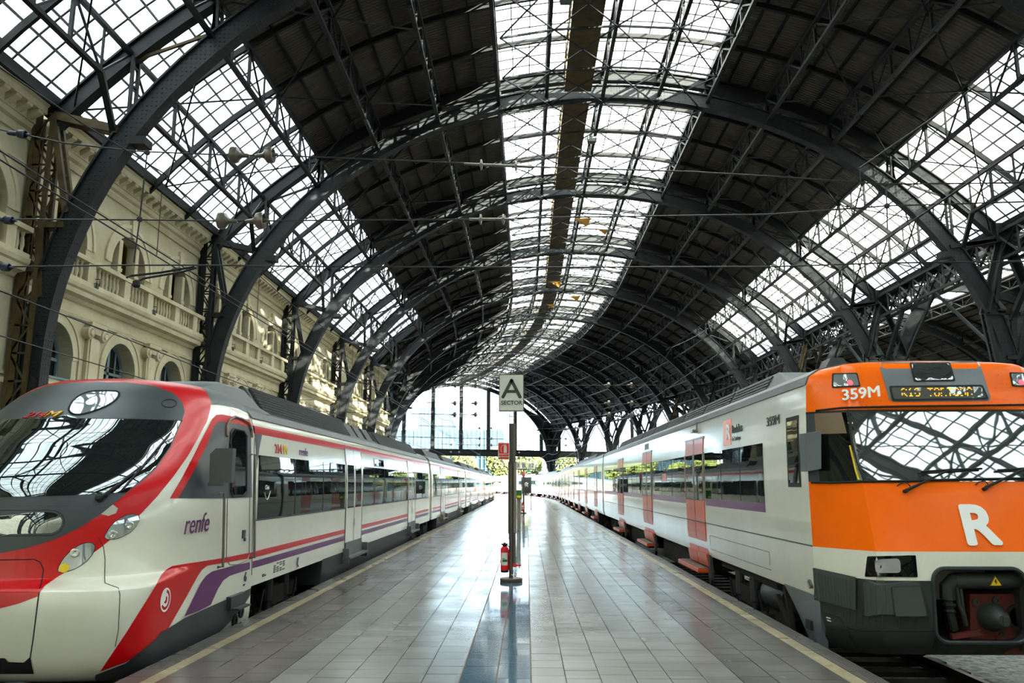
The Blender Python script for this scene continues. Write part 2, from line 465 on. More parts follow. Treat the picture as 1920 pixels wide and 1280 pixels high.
# bars under the glass and sheets
for k in range(K0, KLAST):
    for c, root in ((0, CEIL), (28.8, CEIL2)):
        bars, pur = MB(), MB()
        for i in range(14):
            mid = 5 <= i <= 8; side = i <= 1 or i >= 12
            glazed = mid or (side and k < 5)
            for (a0, a1) in strips(i):
                for (sa, sb) in ((0, .5), (.5, 1)):
                    p = [rp(arch_s(k) + BAY * t, c + 19.38 * sin(a0), RZ + 19.38 * cos(a0)) for t in (sa, sb)]
                    (bars if glazed else pur).bar(p[0], p[1], .036 if glazed else .07, .06 if glazed else .12)
                if glazed and c == 0:
                    for q in range(16):
                        if q % 4 == 0: continue
                        s = arch_s(k) + BAY * q / 16
                        bars.bar(rp(s, c + 19.41 * sin(a0), RZ + 19.41 * cos(a0)), rp(s, c + 19.41 * sin(a1), RZ + 19.41 * cos(a1)), .028, .045, up=(0, 1, 0))
        if bars.v: bars.obj('glazing_bars', iron_dark, root, kind='stuff')
        pur.obj('purlins', purlin_m, root, kind='stuff')
        for q in range(1, 4):
            r = MB(); s = arch_s(k) + BAY * q / 4; A = asin(14.35 / 19); n = 28
            pr = [(-.05, 19.16), (.05, 19.16), (.05, 19.33), (-.05, 19.33)]
            r.loft([[rp(s + ds, c + rad * sin(-A + 2 * A * j / n), RZ + rad * cos(-A + 2 * A * j / n)) for ds, rad in pr] for j in range(n + 1)])
            r.obj('rafter', purlin_m, root)
# long lattice trusses between the arches
def truss(mb, k, c, d, light=False):
    a = asin(d / 19); R1 = 19.1; dep = {12.6: 1.15, 10.6: 1.15, 8.4: .95, 6.15: .85, 3.9: .75, 2.1: .75, 0: .9}[abs(d)]
    n = 8
    def T(j): return rp(arch_s(k) + BAY * j / n, c + R1 * sin(a), RZ + R1 * cos(a))
    def B(j):
        return rp(arch_s(k) + BAY * j / n, c + R1 * sin(a), RZ + R1 * cos(a) - dep)
    outer = abs(d) > 12
    for j in range(n):
        mb.bar(T(j), T(j + 1), .13, .10)
        if outer and j in (0, n - 1): continue
        mb.bar(B(j), B(j + 1), .13, .10)
    for j in range(1 if outer else 0, n + (0 if outer else 1)):
        mb.bar(T(j), B(j), .08 if j % 2 == 0 else .05)
    for j in range(n):
        lo, hi = (j, j + 1) if j % 2 else (j + 1, j)
        if outer and (lo == 0 or lo == n): lo = 1 if lo == 0 else n - 1
        if not light: mb.bar(T(hi), B(lo), .05, .05)
        else: mb.rod(T(hi), B(lo), .035)
    if outer:                                           # bent ends drop to the inner rib
        sg = 1 if d > 0 else -1
        for j, e in ((1, 0), (n - 1, n)):
            mb.bar(B(j), ring_in(arch_s(k) + BAY * e / n, c, sg * 1.09, .45), .14, .12)
    for j in (2, 4, 6):
        q = T(j); mb.box(q - V((0, 0, .08)), (.05, .36, .26)); q = B(j); mb.box(q, (.05, .26, .2))
for k in range(K0, KLAST):
    for d in DX[1:-1]:
        mb = MB(); truss(mb, k, 0, d); mb.obj('truss', iron if abs(d) > 5 else iron_dark, CEIL)
    mb = MB()
    for d in DX[1:-1:2]: truss(mb, k, 28.8, d, True)
    mb.obj('trusses', iron_dark, CEIL2, kind='stuff')
# wind bracing and the maintenance walkway under the skylight
for k in range(K0, KLAST):
    br = MB()
    def lo(t, d): a = asin(d / 19); return rp(arch_s(k) + BAY * t, 18.05 * sin(a), RZ + 18.05 * cos(a))
    for d0, d1 in ((-3.9, -2.1), (-2.1, 0), (0, 2.1), (2.1, 3.9)):
        for j in range(4):
            br.bar(lo(j / 4, d0), lo((j + 1) / 4, d1), .04); br.bar(lo((j + 1) / 4, d0), lo(j / 4, d1), .04)
            br.bar(lo(j / 4, d0), lo(j / 4, d1), .06)
    for d0, d1 in ((-10.6, -6.15), (6.15, 10.6), (-14.0, -10.6), (10.6, 14.0)):
        for j in range(2):
            P = [[rp(arch_s(k) + BAY * (j + u) / 2, 18.95 * sin(asin(d / 19)), RZ + 18.95 * cos(asin(d / 19))) for u in (0, 1)] for d in (d0, d1)]
            br.bar(P[0][0], P[1][1], .045); br.bar(P[0][1], P[1][0], .045)
    br.obj('bracing', iron_dark, CEIL)
    wk = MB()
    wk.loft([[rp(arch_s(k) + BAY * t, x, z) for x, z in ((-1.45, 16.05), (-.45, 16.05), (-.45, 16.12), (-1.45, 16.12))] for t in (0, .5, .96)])
    for t in range(8):
        for x in (-1.45, -.45): wk.rod(rp(arch_s(k) + BAY * t / 8, x, 16.1), rp(arch_s(k) + BAY * t / 8, x, 17.0), .03)
    for x in (-1.45, -.45):
        wk.rod(rp(arch_s(k), x, 16.95), rp(arch_s(k + 1), x, 16.95), .03); wk.rod(rp(arch_s(k), x, 16.5), rp(arch_s(k + 1), x, 16.5), .02)
    wk.obj('walkway', iron_brown, CEIL)
# eaves gutters
for c, sg, root, nm in ((0, -1, CEIL, 'gutter'), (0, 1, CEIL, 'gutter'), (28.8, 1, CEIL2, 'gutter')):
    g = MB(); ss = [arch_s(K0) + BAY * i / 2 for i in range(2 * (KLAST - K0) + 1)]
    for x0, x1, z0, z1 in ((14.28, 14.75, 10.62, 10.9),):
        g.loft([[rp(s, c + sg * x0, z0), rp(s, c + sg * x1, z0), rp(s, c + sg * x1, z1), rp(s, c + sg * x0, z1)] for s in ss])
    g.obj(nm, iron_dark, root)

# ------------------------------------------------------------------ arches
IPROF = [(-.18, -.08), (.18, -.08), (.18, -.03), (.11, -.03), (.11, .42), (.18, .42), (.18, .47), (-.18, .47), (-.18, .42), (-.11, .42), (-.11, -.03), (-.18, -.03)]
rib_m = mat('riveted_rib_paint', '22272a', .6, 0, .3, var=.4, vscale=1.1)
nt = rib_m.node_tree                                      # rivet heads as fine relief
vo = nt.nodes.new('ShaderNodeTexVoronoi'); vo.inputs['Scale'].default_value = 9; vo.inputs['Randomness'].default_value = .12
ge = nt.nodes.new('ShaderNodeNewGeometry'); m_ = nt.nodes.new('ShaderNodeMapRange'); m_.inputs[1].default_value = .1; m_.inputs[2].default_value = .26; m_.inputs[3].default_value = 1; m_.inputs[4].default_value = 0
bb_ = nt.nodes.new('ShaderNodeBump'); bb_.inputs['Strength'].default_value = 1; bb_.inputs['Distance'].default_value = .03
nt.links.new(ge.outputs['Position'], vo.inputs['Vector']); nt.links.new(vo.outputs['Distance'], m_.inputs[0])
nt.links.new(m_.outputs[0], bb_.inputs['Height']); nt.links.new(bb_.outputs['Normal'], nt.nodes['Principled BSDF'].inputs['Normal'])

def inner_rib(k, c):
    s = arch_s(k); mb = MB(); rings = []
    for sg in (-1,):
        rings.append([rp(s + w, c - 14.1 - o, 0.) for w, o in IPROF])
    n = 56
    for j in range(n + 1):
        a = -pi / 2 + pi * j / n
        rings.append([ring_in(s + w, c, a, o) for w, o in IPROF])
    rings.append([rp(s + w, c + 14.1 + o, 0.) for w, o in IPROF])
    mb.loft(rings); return mb
def outer_rib(k, c):
    s = arch_s(k); mb = MB(); A = asin(14.45 / 19.1); n = 40
    pr = [(-.15, 18.85), (.15, 18.85), (.15, 18.9), (.07, 18.9), (.07, 19.25), (.15, 19.25), (.15, 19.3), (-.15, 19.3), (-.15, 19.25), (-.07, 19.25), (-.07, 18.9), (-.15, 18.9)]
    mb.loft([[rp(s + w, c + r * sin(-A + 2 * A * j / n), RZ + r * cos(-A + 2 * A * j / n)) for w, r in pr] for j in range(n + 1)])
    return mb
def on_in(s, c, sg, z, off=.45):
    b = 11.7 + off; q = max(-1, min(1, (z - 4.3) / b)) if z > 4.3 else 0
    return rp(s, c + sg * (14.1 + off) * sqrt(1 - q * q), z)
def lattice(mb, s, x0, x1, z0, z1, c=0.):
    for x in (x0, x1):
        for ds in (-.16, .16): mb.bar(rp(s + ds, c + x, z0), rp(s + ds, c + x, z1), .09, .09, up=(0, 1, 0))
        mb.bar(rp(s - .16, c + x, z0), rp(s - .16, c + x, z1), .04, .12, up=(1, 0, 0))
    mb.box(rp(s - .18, c + x0 + .09, (z0 + z1) / 2), (.2, .02, z1 - z0)); mb.box(rp(s, c + x0 - .02, (z0 + z1) / 2), (.02, .36, z1 - z0))
    n = int((z1 - z0) / .62)
    for j in range(n):
        za, zb = z0 + (z1 - z0) * j / n, z0 + (z1 - z0) * (j + 1) / n
        for ds in (-.18, .18):
            mb.bar(rp(s + ds, c + (x0 if j % 2 else x1), za), rp(s + ds, c + (x1 if j % 2 else x0), zb), .05, .02, up=(0, 1, 0))
            mb.bar(rp(s + ds, c + x0, zb), rp(s + ds, c + x1, zb), .05, .02, up=(0, 1, 0))
        for x in (x0, x1): mb.bar(rp(s + (.16 if j % 2 else -.16), c + x, za), rp(s + (-.16 if j % 2 else .16), c + x, zb), .04, .02)
def twin(mb, a, b, ds=.13, w=.1, h=.14):
    """a strut made of two channels with battens"""
    for e in (-ds, ds): mb.bar(V(a) + V((0, e, 0)), V(b) + V((0, e, 0)), w, h)
    n = max(2, int((V(b) - V(a)).length / .4))
    for j in range(n):
        p = V(a).lerp(V(b), (j + .5) / n); mb.box(p, (.05, ds * 2, .05))
def arch(k, c, root, m, left_col):
    s = arch_s(k)
    inner_rib(k, c).obj('inner_rib', rib_m, root)
    outer_rib(k, c).obj('outer_rib', iron_dark, root)
    for d in DX[1:-1]:
        if 0 < abs(d) < 3: continue
        a = asin(d / 19); p = rp(s, c + 18.9 * sin(a), RZ + 18.9 * cos(a))
        ai = asin(max(-1, min(1, d / 14.5))); q = ring_in(s, c, ai * .985, .45)
        w_b = MB(); twin(w_b, p, q, ds=.14, w=.09, h=.07) if (p - q).length > .7 else w_b.bar(p, q, .08, .22, up=(0, 1, 0)); w_b.obj('web_post', iron, root)
    for i in range(1, 13):
        d0, d1 = DX[i], DX[i + 1]
        if i == 13: break
        hi, lo = (d0, d1) if d0 < 0 else (d1, d0)
        if abs(hi) < 5: continue
        a = asin(hi / 19); p = rp(s, c + 18.9 * sin(a), RZ + 18.9 * cos(a)); q = ring_in(s, c, asin(max(-1, min(1, lo / 14.5))) * .985, .45)
        MB().bar(p, q, .07, .07).obj('web_diagonal', m, root)
    for sg in (-1, 1):
        st = MB()
        twin(st, rp(s, c + sg * 14.35, 10.42), on_in(s, c, sg, 10.05, .4), h=.2)
        st.obj('strut', m, root)
        dg = MB(); twin(dg, rp(s, c + sg * 14.35, 10.35), on_in(s, c, sg, 7.95, .4)); dg.obj('brace', m, root)
        h = MB(); twin(h, rp(s, c + sg * 14.45, 7.65), on_in(s, c, sg, 7.65, .3)); h.obj('strut', m, root)
        dg = MB(); twin(dg, rp(s, c + sg * 14.45, 7.6), on_in(s, c, sg, 5.9, .3), ds=.1); dg.obj('brace', m, root)
        h = MB(); twin(h, rp(s, c + sg * 14.5, 5.85), on_in(s, c, sg, 5.85, .3)); h.obj('strut', m, root)
        h = MB(); h.bar(rp(s, c + sg * 14.5, 3.7), on_in(s, c, sg, 3.7, .3), .2, .12); h.obj('strut', m, root)
        bkt = MB(); p = on_in(s, c, sg, 9.75, -.1)
        bkt.box(p + V((-sg * .12, 0, 0)), (.36, .42, .2)); bkt.obj('bracket', iron_dark, root)
    if left_col:
        cl = MB(); lattice(cl, s, -14.78, -14.36, 0, 10.45, c); cl.obj('lattice_column', m, root)
WORDS = ['', 'first', 'second', 'third', 'fourth', 'fifth', 'sixth', 'seventh', 'eighth', 'ninth', 'tenth', 'eleventh']
for k in range(K0, KLAST + 1):
    near = 1 <= k
    if near:
        w = ['nearest', 'second', 'third', 'fourth', 'fifth', 'sixth', 'seventh', 'eighth', 'ninth', 'tenth', 'last'][k - 1]
        lab = {1: 'nearest riveted iron roof arch, its brown lattice column rising beside the red train nose',
               11: 'last iron roof arch, framing the glazed end screen of the hall'}.get(k, '%s riveted grey iron arch spanning the hall, counted from the near end' % w)
        root = thing('roof_arch', rp(arch_s(k), 0, 0), lab, 'arch', 'iron arches of the main hall')
    else: root = CEIL
    arch(k, 0, root, iron_brown if k == 1 else iron_dark if k > 1 else iron, True)
for k in range(K0, KLAST + 1):
    root = CEIL2
    inner_rib(k, 28.8).obj('rib', rib_m, root); outer_rib(k, 28.8).obj('rib', iron, root)
# pillars between the two halls: node, splayed legs, valley girder
for k in range(K0, KLAST + 1):
    s = arch_s(k)
    if k >= 1:
        w = ['nearest', 'second', 'third', 'fourth', 'fifth', 'sixth', 'seventh', 'eighth', 'ninth', 'tenth', 'last'][k - 1]
        P = thing('pillar', rp(s, 14.4, 0), '%s branching iron pillar of the row between the two halls' % w, 'pillar', 'iron pillars between the halls', kind='thing')
    else: P = CEIL2
    g = MB(); g.box(rp(s, 14.4, 10.55), (.7, .5, .7)); g.prism([rp(s - .06, 13.9, 10.9), rp(s - .06, 14.9, 10.9), rp(s - .06, 14.55, 9.6), rp(s - .06, 14.25, 9.6)], (0, .12, 0))
    g.obj('node_plate', iron, P)
    for sg in (-1, 1):
        l = MB(); a = rp(s, 14.4 + sg * .1, 10.3); b = rp(s, 14.4 + sg * .28, 7.2) if sg < 0 else rp(s, 14.4 + .75, 7.2)
        b = rp(s, 14.4 + sg * .95, 7.6)
        for e in (-.16, .16): l.bar(a + V((0, e, 0)), b + V((0, e, 0)), .3, .06, up=(1, 0, 0))
        l.bar(a, b, .06, .3); l.obj('leg', iron_brown if k % 3 == 1 else iron, P)
        l = MB(); twin(l, b, rp(s, 14.4 + sg * .1, .5)); l.obj('leg', iron, P)
        st = MB(); twin(st, rp(s, 14.4, 10.3), rp(s, 14.4 + sg * 2.0, 10.05)); st.obj('strut', iron, P)
        st = MB(); twin(st, rp(s, 14.4 + sg * .95, 7.6), rp(s, 14.4 + sg * .3, 7.6)); st.obj('strut', iron, P)
    for z_ in (6.0, 3.8):
        tie = MB(); twin(tie, rp(s, 14.0, z_), rp(s, 14.8, z_)); tie.obj('tie', iron, P)
    lc = MB()
    for sg in (-1, 1):                                   # laced web between the leg of each hall's rib and the middle
        for j in range(9):
            z = .6 + j * .6; lc.rod(rp(s, 14.4 + sg * .3 * (j % 2), z), rp(s, 14.4 + sg * .3 * ((j + 1) % 2), z + .6), .035)
    lc.obj('lacing', iron_dark, P)
    if k < KLAST:
        vg = MB()
        for z0, z1, x in ((9.55, 10.55, 14.15), (9.55, 10.55, 14.65), (4.6, 5.3, 14.4)):
            n = 8
            for j in range(n):
                A = lambda t, z: rp(s + BAY * t / n, x, z)
                vg.bar(A(j, z0), A(j + 1, z0), .1, .1); vg.bar(A(j, z1), A(j + 1, z1), .1, .1)
                vg.rod(A(j, z0), A(j + 1, z1), .045); vg.rod(A(j + 1, z0), A(j, z1), .045); vg.rod(A(j, z0), A(j, z1), .045)
        # knee braces along the row
        for e, q in ((0, .22), (1, .78)):
            vg.bar(rp(s + BAY * e, 14.4, 7.4), rp(s + BAY * q, 14.4, 9.6), .16, .16)
            vg.bar(rp(s + BAY * e, 14.4, 5.6), rp(s + BAY * (.5), 14.4, 9.6), .1, .1)
            vg.bar(rp(s + BAY * e, 14.4, 2.8), rp(s + BAY * (.2 if e == 0 else .8), 14.4, 4.7), .12, .12)
        vg.obj('valley_girder', iron, CEIL2)
# ------------------------------------------------------------------ station building along the left side
WL = thing('wall_left', (-12, 0, 0), kind='structure')
FX = -12.0
def arc_poly(yc, half, z0, zs, n=16):
    return [(yc - half, z0), (yc + half, z0)] + [(yc + half * cos(pi * i / n), zs + half * sin(pi * i / n)) for i in range(n + 1)]
def reveal(mb, poly, x0, x1, mi=0):
    n = len(poly)
    mb.add([(x0, p[0], p[1]) for p in poly] + [(x1, p[0], p[1]) for p in poly], [(i, (i + 1) % n, n + (i + 1) % n, n + i) for i in range(n)], mi)
def archivolt(mb, yc, zs, r0, r1, x0, x1, n=20):
    mb.loft([[(x0, yc + r0 * cos(t), zs + r0 * sin(t)), (x1, yc + r0 * cos(t), zs + r0 * sin(t)), (x1, yc + r1 * cos(t), zs + r1 * sin(t)), (x0, yc + r1 * cos(t), zs + r1 * sin(t))] for t in [pi * i / n for i in range(n + 1)]])
CORN = [(0, 9.75), (.06, 9.75), (.1, 9.86), (.03, 9.9), (.03, 9.98)]
CORN2 = [(0, 9.96), (.12, 10.02), (.16, 10.12), (.2, 10.14), (.2, 10.36), (.46, 10.38), (.46, 10.55), (.5, 10.58), (.56, 10.72), (.56, 10.8), (0, 10.8)]
BALC = [(0, 5.95), (.05, 5.95), (.08, 6.03), (.03, 6.06), (.03, 6.33), (.1, 6.36), (.16, 6.44), (.34, 6.48), (.36, 6.6), (.42, 6.64), (.45, 6.74), (.45, 6.78), (0, 6.78)]
def along(mb, prof, ya, yb): mb.loft([[(FX + x, y, z) for x, z in prof] for y in (ya, yb)])
bal_mesh = MB().lathe((0, 0, 0), [(.05, 0), (.05, .05), (.035, .08), (.06, .2), (.05, .33), (.032, .42), (.05, .47), (.05, .52)], 8).obj('baluster', stone_lt, None, smooth=True)
mod_mesh = MB().prism([(0, -.1, -.2), (.25, -.1, -.06), (.27, -.1, 0), (0, -.1, 0)], (0, .2, 0)).obj('modillion', stone_lt, None)
first_b = first_m = True
def place(o, loc, parent, flag):
    if flag: o.location = loc; par(o, parent)
    else: copy_of(o, loc, parent)
for k in range(-1, 6):
    ya, yb = arch_s(k), arch_s(k + 1); yc = (ya + yb) / 2
    A, B = ya + .27, yb - .27
    ups = [yc - 3.38, yc, yc + 3.38]
    # upper wall
    H = [arc_poly(u, 1.03, 6.79, 7.92) for u in ups]
    v, f = fill2d([(ya, 6.78), (yb, 6.78), (yb, 9.8), (ya, 9.8)], H)
    mb = MB().add([(FX, p[0], p[1]) for p in v], f)
    for h in H: reveal(mb, h, FX, FX - .38)
    mb.obj('upper_wall', stone, WL)
    mb = MB(); mb.lohi((FX - 1.15, ya, 6.7), (FX - 1.1, yb, 9.6)); mb.lohi((FX - 1.1, ya, 9.1), (FX - .1, yb, 9.15)); mb.lohi((FX - 1.1, ya, 6.7), (FX - .1, yb, 6.77))
    for q in (ya, yc - 1.69, yc + 1.69, yb): mb.lohi((FX - 1.1, q - .3, 6.7), (FX - .3, q + .3, 9.12))
    mb.obj('loggia', ochre, WL)
    # lower wall
    H = [arc_poly(u, .88, 4.28, 4.82) for u in ups]
    v, f = fill2d([(ya, 0), (yb, 0), (yb, 6.0), (ya, 6.0)], H)
    mb = MB().add([(FX, p[0], p[1]) for p in v], f)
    for h in H: reveal(mb, h, FX, FX - .5)
    mb.obj('lower_wall', stone, WL)
    # stone trim of the bay
    t = MB(); t.lohi((FX - 1.15, ya, 9.62), (FX - .015, yb, 10.78)); t.obj('parapet', stone, WL)
    t = MB(); along(t, CORN, ya, yb); t.lohi((FX, ya, 9.15), (FX + .02, yb, 9.2)); t.obj('frieze', stone_lt, WL)
    t = MB(); along(t, CORN2, A, B); t.obj('cornice', stone_lt, WL)
    t = MB(); along(t, BALC, A, B); t.lohi((FX, ya, 5.95), (FX + .03, yb, 6.78)); t.obj('balcony_ledge', stone_lt, WL)
    t = MB(); t.lohi((FX, ya, 3.9), (FX + .07, yb, 4.02)); t.lohi((FX, ya, 4.1), (FX + .04, yb, 4.14)); t.obj('string_course', stone_lt, WL)
    n = 23
    for j in range(n):
        y = A + .25 + (B - A - .5) * j / (n - 1)
        place(mod_mesh, (FX + .2, y, 10.36), WL, first_m); first_m = False
    for u in ups:
        m1 = MB(); archivolt(m1, u, 7.92, 1.3, 1.42, FX, FX + .06); archivolt(m1, u, 7.92, 1.03, 1.3, FX, FX + .025)
        m1.obj('arch_surround', stone_lt, WL)
        ks = MB(); ks.prism([(FX, u - .1, 8.95), (FX, u + .1, 8.95), (FX, u + .15, 9.5), (FX, u - .15, 9.5)], (.1, 0, 0)); ks.obj('keystone', stone_lt, WL)
        for e in (-.5, .5):
            ml = MB(); ml.lohi((FX - .3, u + e - .1, 6.78), (FX - .02, u + e + .1, 7.92 + sqrt(1.03 ** 2 - .6 ** 2)))
            ml.lohi((FX - .31, u + e - .13, 7.8), (FX, u + e + .13, 7.9)); ml.obj('mullion_post', stone_lt, WL)
        # loggia door
        wd = MB()
        for e in (-.5, 0, .5): wd.lohi((FX - 1.1, u + e - .04, 6.78), (FX - 1.02, u + e + .04, 8.9))
        for z in (6.8, 7.4, 8.1, 8.86): wd.lohi((FX - 1.1, u - .54, z - .04), (FX - 1.02, u + .54, z + .04))
        W = wd.obj('window', frame_blue, WL)
        MB().lohi((FX - 1.09, u - .5, 6.8), (FX - 1.06, u + .5, 8.86)).obj('pane', dark_pane, W)
        m1 = MB(); archivolt(m1, u, 4.82, 1.12, 1.2, FX, FX + .05); archivolt(m1, u, 4.82, .88, 1.12, FX, FX + .02)
        for e in (-1, 1): m1.lohi((FX, u + e * 1.16 - .04, 4.1), (FX + .05, u + e * 1.16 + .04, 4.82))
        m1.obj('arch_surround', stone_lt, WL)
        fr = MB()
        fr.lohi((FX - .45, u - .88, 4.28), (FX - .36, u - .8, 4.82)); fr.lohi((FX - .45, u + .8, 4.28), (FX - .36, u + .88, 4.82))
        archivolt(fr, u, 4.82, .8, .88, FX - .45, FX - .36)
        fr.lohi((FX - .45, u - .06, 4.28), (FX - .36, u + .06, 5.66)); fr.lohi((FX - .45, u - .85, 4.78), (FX - .36, u + .85, 4.86))
        for e in (-.43, .43): fr.lohi((FX - .44, u + e - .025, 4.28), (FX - .38, u + e + .025, 5.5))
        fr.lohi((FX - .5, u - .88, 4.24), (FX + .04, u + .88, 4.3))
        W = fr.obj('window', frame_blue, WL)
        for sg in (-1, 1):
            p = [(0, 4.3), (sg * .8, 4.3)] + [(sg * .8 * cos(pi / 2 * i / 8), 4.82 + .8 * sin(pi / 2 * i / 8)) for i in range(9)]
            v, f = fill2d(p if sg > 0 else p[::-1]); MB().add([(FX - .41, u + a, b) for a, b in v], f).obj('pane', dark_pane, W)
        # balustrade
        for e in (-.72, .72):
            MB().lohi((FX + .14, u + e - .17, 6.78), (FX + .4, u + e + .17, 7.5)).obj('pedestal', stone_lt, WL)
        spots = [u - .4 + .2 * j for j in range(5)]
        if u + 1.69 < B - .1: spots += [u + 1.69 + .2 * (j - 3.) for j in range(7)]
        else: spots += [u + 1.1, u + 1.3]
        if u == ups[0]: spots += [u - 1.3, u - 1.1]
        for y in spots:
            if yc > 60 or y < 0: continue
            place(bal_mesh, (FX + .27, y, 6.88), WL, first_b); first_b = False
    t = MB(); t.lohi((FX + .13, A, 6.78), (FX + .41, B, 6.88)); t.lohi((FX + .1, A, 7.4), (FX + .44, B, 7.52)); t.obj('balcony_rail', stone_lt, WL)
    for q in (yc - 1.69, yc + 1.69):
        if q > yc: MB().lohi((FX + .14, q + .75, 6.78), (FX + .38, q + .9, 7.45))
        pl = MB(); pl.lohi((FX, q - .3, 0), (FX + .1, q + .3, 5.55)); pl.lohi((FX, q - .22, 0), (FX + .13, q + .22, 5.5)); pl.obj('pilaster', stone_lt, WL)
        cp = MB(); cp.lohi((FX, q - .4, 5.84), (FX + .22, q + .4, 5.95)); cp.lohi((FX, q - .3, 5.66), (FX + .16, q + .3, 5.84))
        for sg in (-1, 1):
            cp.lathe((FX + .0, q + sg * .36, 5.66), [(.17, 0), (.17, .2), (.13, .22), (.13, .19), (.08, .19), (.08, .24), (0, .25)], 14, axis=(1, 0, 0))
            cp.tube([(FX + .21, q + sg * .36 + .15 * (1 - .09 * i) * cos(i * .7), 5.66 + .15 * (1 - .09 * i) * sin(i * .7)) for i in range(11)], .02, 5)
        cp.obj('capital', stone_lt, WL, smooth=.6)
# glazed side screen past the end of the building
W4 = thing('window_4', (-12, 69, 0), kind='structure')
for k in range(6, KLAST):
    fr = MB()
    for j in range(9):
        s = arch_s(k) + BAY * j / 8
        fr.bar(rp(s, -14.6, 0), rp(s, -14.6, 10.6), .08, .12)
        if j < 8:
            for z in (2.5, 3.9, 5.3, 6.7, 8.1, 9.5): fr.bar(rp(s, -14.6, z), rp(s + BAY / 8, -14.6, z), .05, .07)
    fr.obj('screen_frame', iron_dark, W4)
    for j in range(8):
        s = arch_s(k) + BAY * j / 8
        for zi, z in enumerate((2.5, 3.9, 5.3, 6.7, 8.1, 9.5)):
            e = .03
            MB().hexa([rp(s + e, -14.6, z + e), rp(s + BAY / 8 - e, -14.6, z + e), rp(s + BAY / 8 - e, -14.61, z + e), rp(s + e, -14.61, z + e)] +
                      [rp(s + e, -14.6, z + 1.36), rp(s + BAY / 8 - e, -14.6, z + 1.36), rp(s + BAY / 8 - e, -14.61, z + 1.36), rp(s + e, -14.61, z + 1.36)]).obj('pane', pane_end, W4)
    MB().loft([[rp(s, -14.75, 0), rp(s, -14.5, 0), rp(s, -14.5, 2.4), rp(s, -14.75, 2.4)] for s in (arch_s(k), arch_s(k + 1))]).obj('plinth', stone, W4)
# end screens of both halls
for c, nm, fine in ((0, 'window_5', True), (28.8, 'window_6', False)):
    E = thing(nm, rp(arch_s(KLAST), c, 0), kind='structure'); S = arch_s(KLAST) + .3
    def zin(d): return 4.3 + 11.7 * sqrt(max(0, 1 - (d / 14.1) ** 2))
    MU = [-12.9, -8.6, -4.3, 0, 4.3, 8.6, 12.9]
    for d in MU:
        m_b = MB(); zt = zin(d) + .2
        for e in (-.14, .14): m_b.bar(rp(S, c + d + e, 6.6), rp(S, c + d + e, zt), .09, .3)
        n = max(2, int((zt - 6.6) / .6))
        for j in range(n):
            za, zb = 6.6 + (zt - 6.6) * j / n, 6.6 + (zt - 6.6) * (j + 1) / n
            m_b.rod(rp(S, c + d - .14, za), rp(S, c + d + .14, zb), .04)
        m_b.obj('mullion', iron, E)
    tr = MB()
    rows = [6.7, 8.3, 10.0, 11.7, 13.4, 15.0, 16.2]
    for z in rows[1:-1]:
        w = 14.1 * sqrt(max(0, 1 - ((z - 4.3) / 11.7) ** 2)); tr.rod(rp(S, c - w, z), rp(S, c + w, z), .04)
    d = -13.6
    while d < 13.7:
        if zin(d) > 6.9: tr.rod(rp(S, c + d, 6.7), rp(S, c + d, zin(d)), .02)
        d += 1.075
    tr.obj('glazing_bars', iron, E)
    bm = MB(); bm.lohi((0, 0, 0), (0, 0, 0))
    bm = MB()
    for z0, z1, w in ((5.75, 6.67, .3), (6.6, 6.7, .6), (5.72, 5.8, .6)):
        bm.hexa([rp(S - w / 2, c - 14.2, z0), rp(S - w / 2, c + 14.2, z0), rp(S + w / 2, c + 14.2, z0), rp(S + w / 2, c - 14.2, z0), rp(S - w / 2, c - 14.2, z1), rp(S - w / 2, c + 14.2, z1), rp(S + w / 2, c + 14.2, z1), rp(S + w / 2, c - 14.2, z1)])
    for sg in (-1, 1):                                    # rounded knee under the beam
        pts = [(14.2, 5.8), (12.2, 5.8)] + [(12.2 + 1.6 * sin(pi / 2 * i / 8), 4.2 + 1.6 * cos(pi / 2 * i / 8)) for i in range(9)] + [(14.2, 3.0)]
        bm.prism([rp(S - .15, c + sg * x, z) for x, z in pts], rp(S + .15, c, 0) - rp(S - .15, c, 0))
    bm.obj('end_beam', iron_dark, E)
    xs = [-14.0] + MU + [14.0]
    for i in range(len(xs) - 1):
        for j in range(len(rows) - 1):
            a, b = xs[i] + .03, xs[i + 1] - .03; z0, z1 = rows[j] + .03, rows[j + 1] - .03
            top = [(b + (a - b) * t / 8, min(z1, zin(b + (a - b) * t / 8))) for t in range(9)]
            pts = [(a, z0), (b, z0)] + top
            if max(z for x, z in top) < z0 + .2: continue
            pts = [(x, max(z, z0)) for x, z in pts]
            MB().prism([rp(S - .01, c + x, z) for x, z in pts], rp(S + .01, c, 0) - rp(S - .01, c, 0)).obj('pane', pane_end, E)
# spandrel sheeting: haunch of the last arch
for c in (0, 28.8):
    sp_ = MB(); S = arch_s(KLAST) + .35
    for sg in (-1, 1):
        pts = [(14.6, 3.2)] + [(14.1 * sin(t), 4.3 + 11.7 * cos(t)) for t in [pi / 2 - 1.0 * i / 12 for i in range(13)]] + [(12.2, 12.2), (14.6, 10.6)]
        sp_.prism([rp(S, c + sg * x, z) for x, z in pts], (0, .06, 0))
    sp_.obj('spandrel', iron_dark, CEIL if c == 0 else CEIL2)
# far wall of the side hall, and an unseen building added to block sun
wr = MB(); 
wr.loft([[rp(s, 43.6, 0), rp(s, 44.1, 0), rp(s, 44.1, 11.2), rp(s, 43.6, 11.2)] for s in [-36 + 8 * i for i in range(20)]])
wr.obj('wall_right', stone, None, kind='structure')
hb = MB(); hb.lohi((-60, -44, -.9), (90, -36, 37))
hb.obj('wall_sun_block', stone, None, kind='structure')
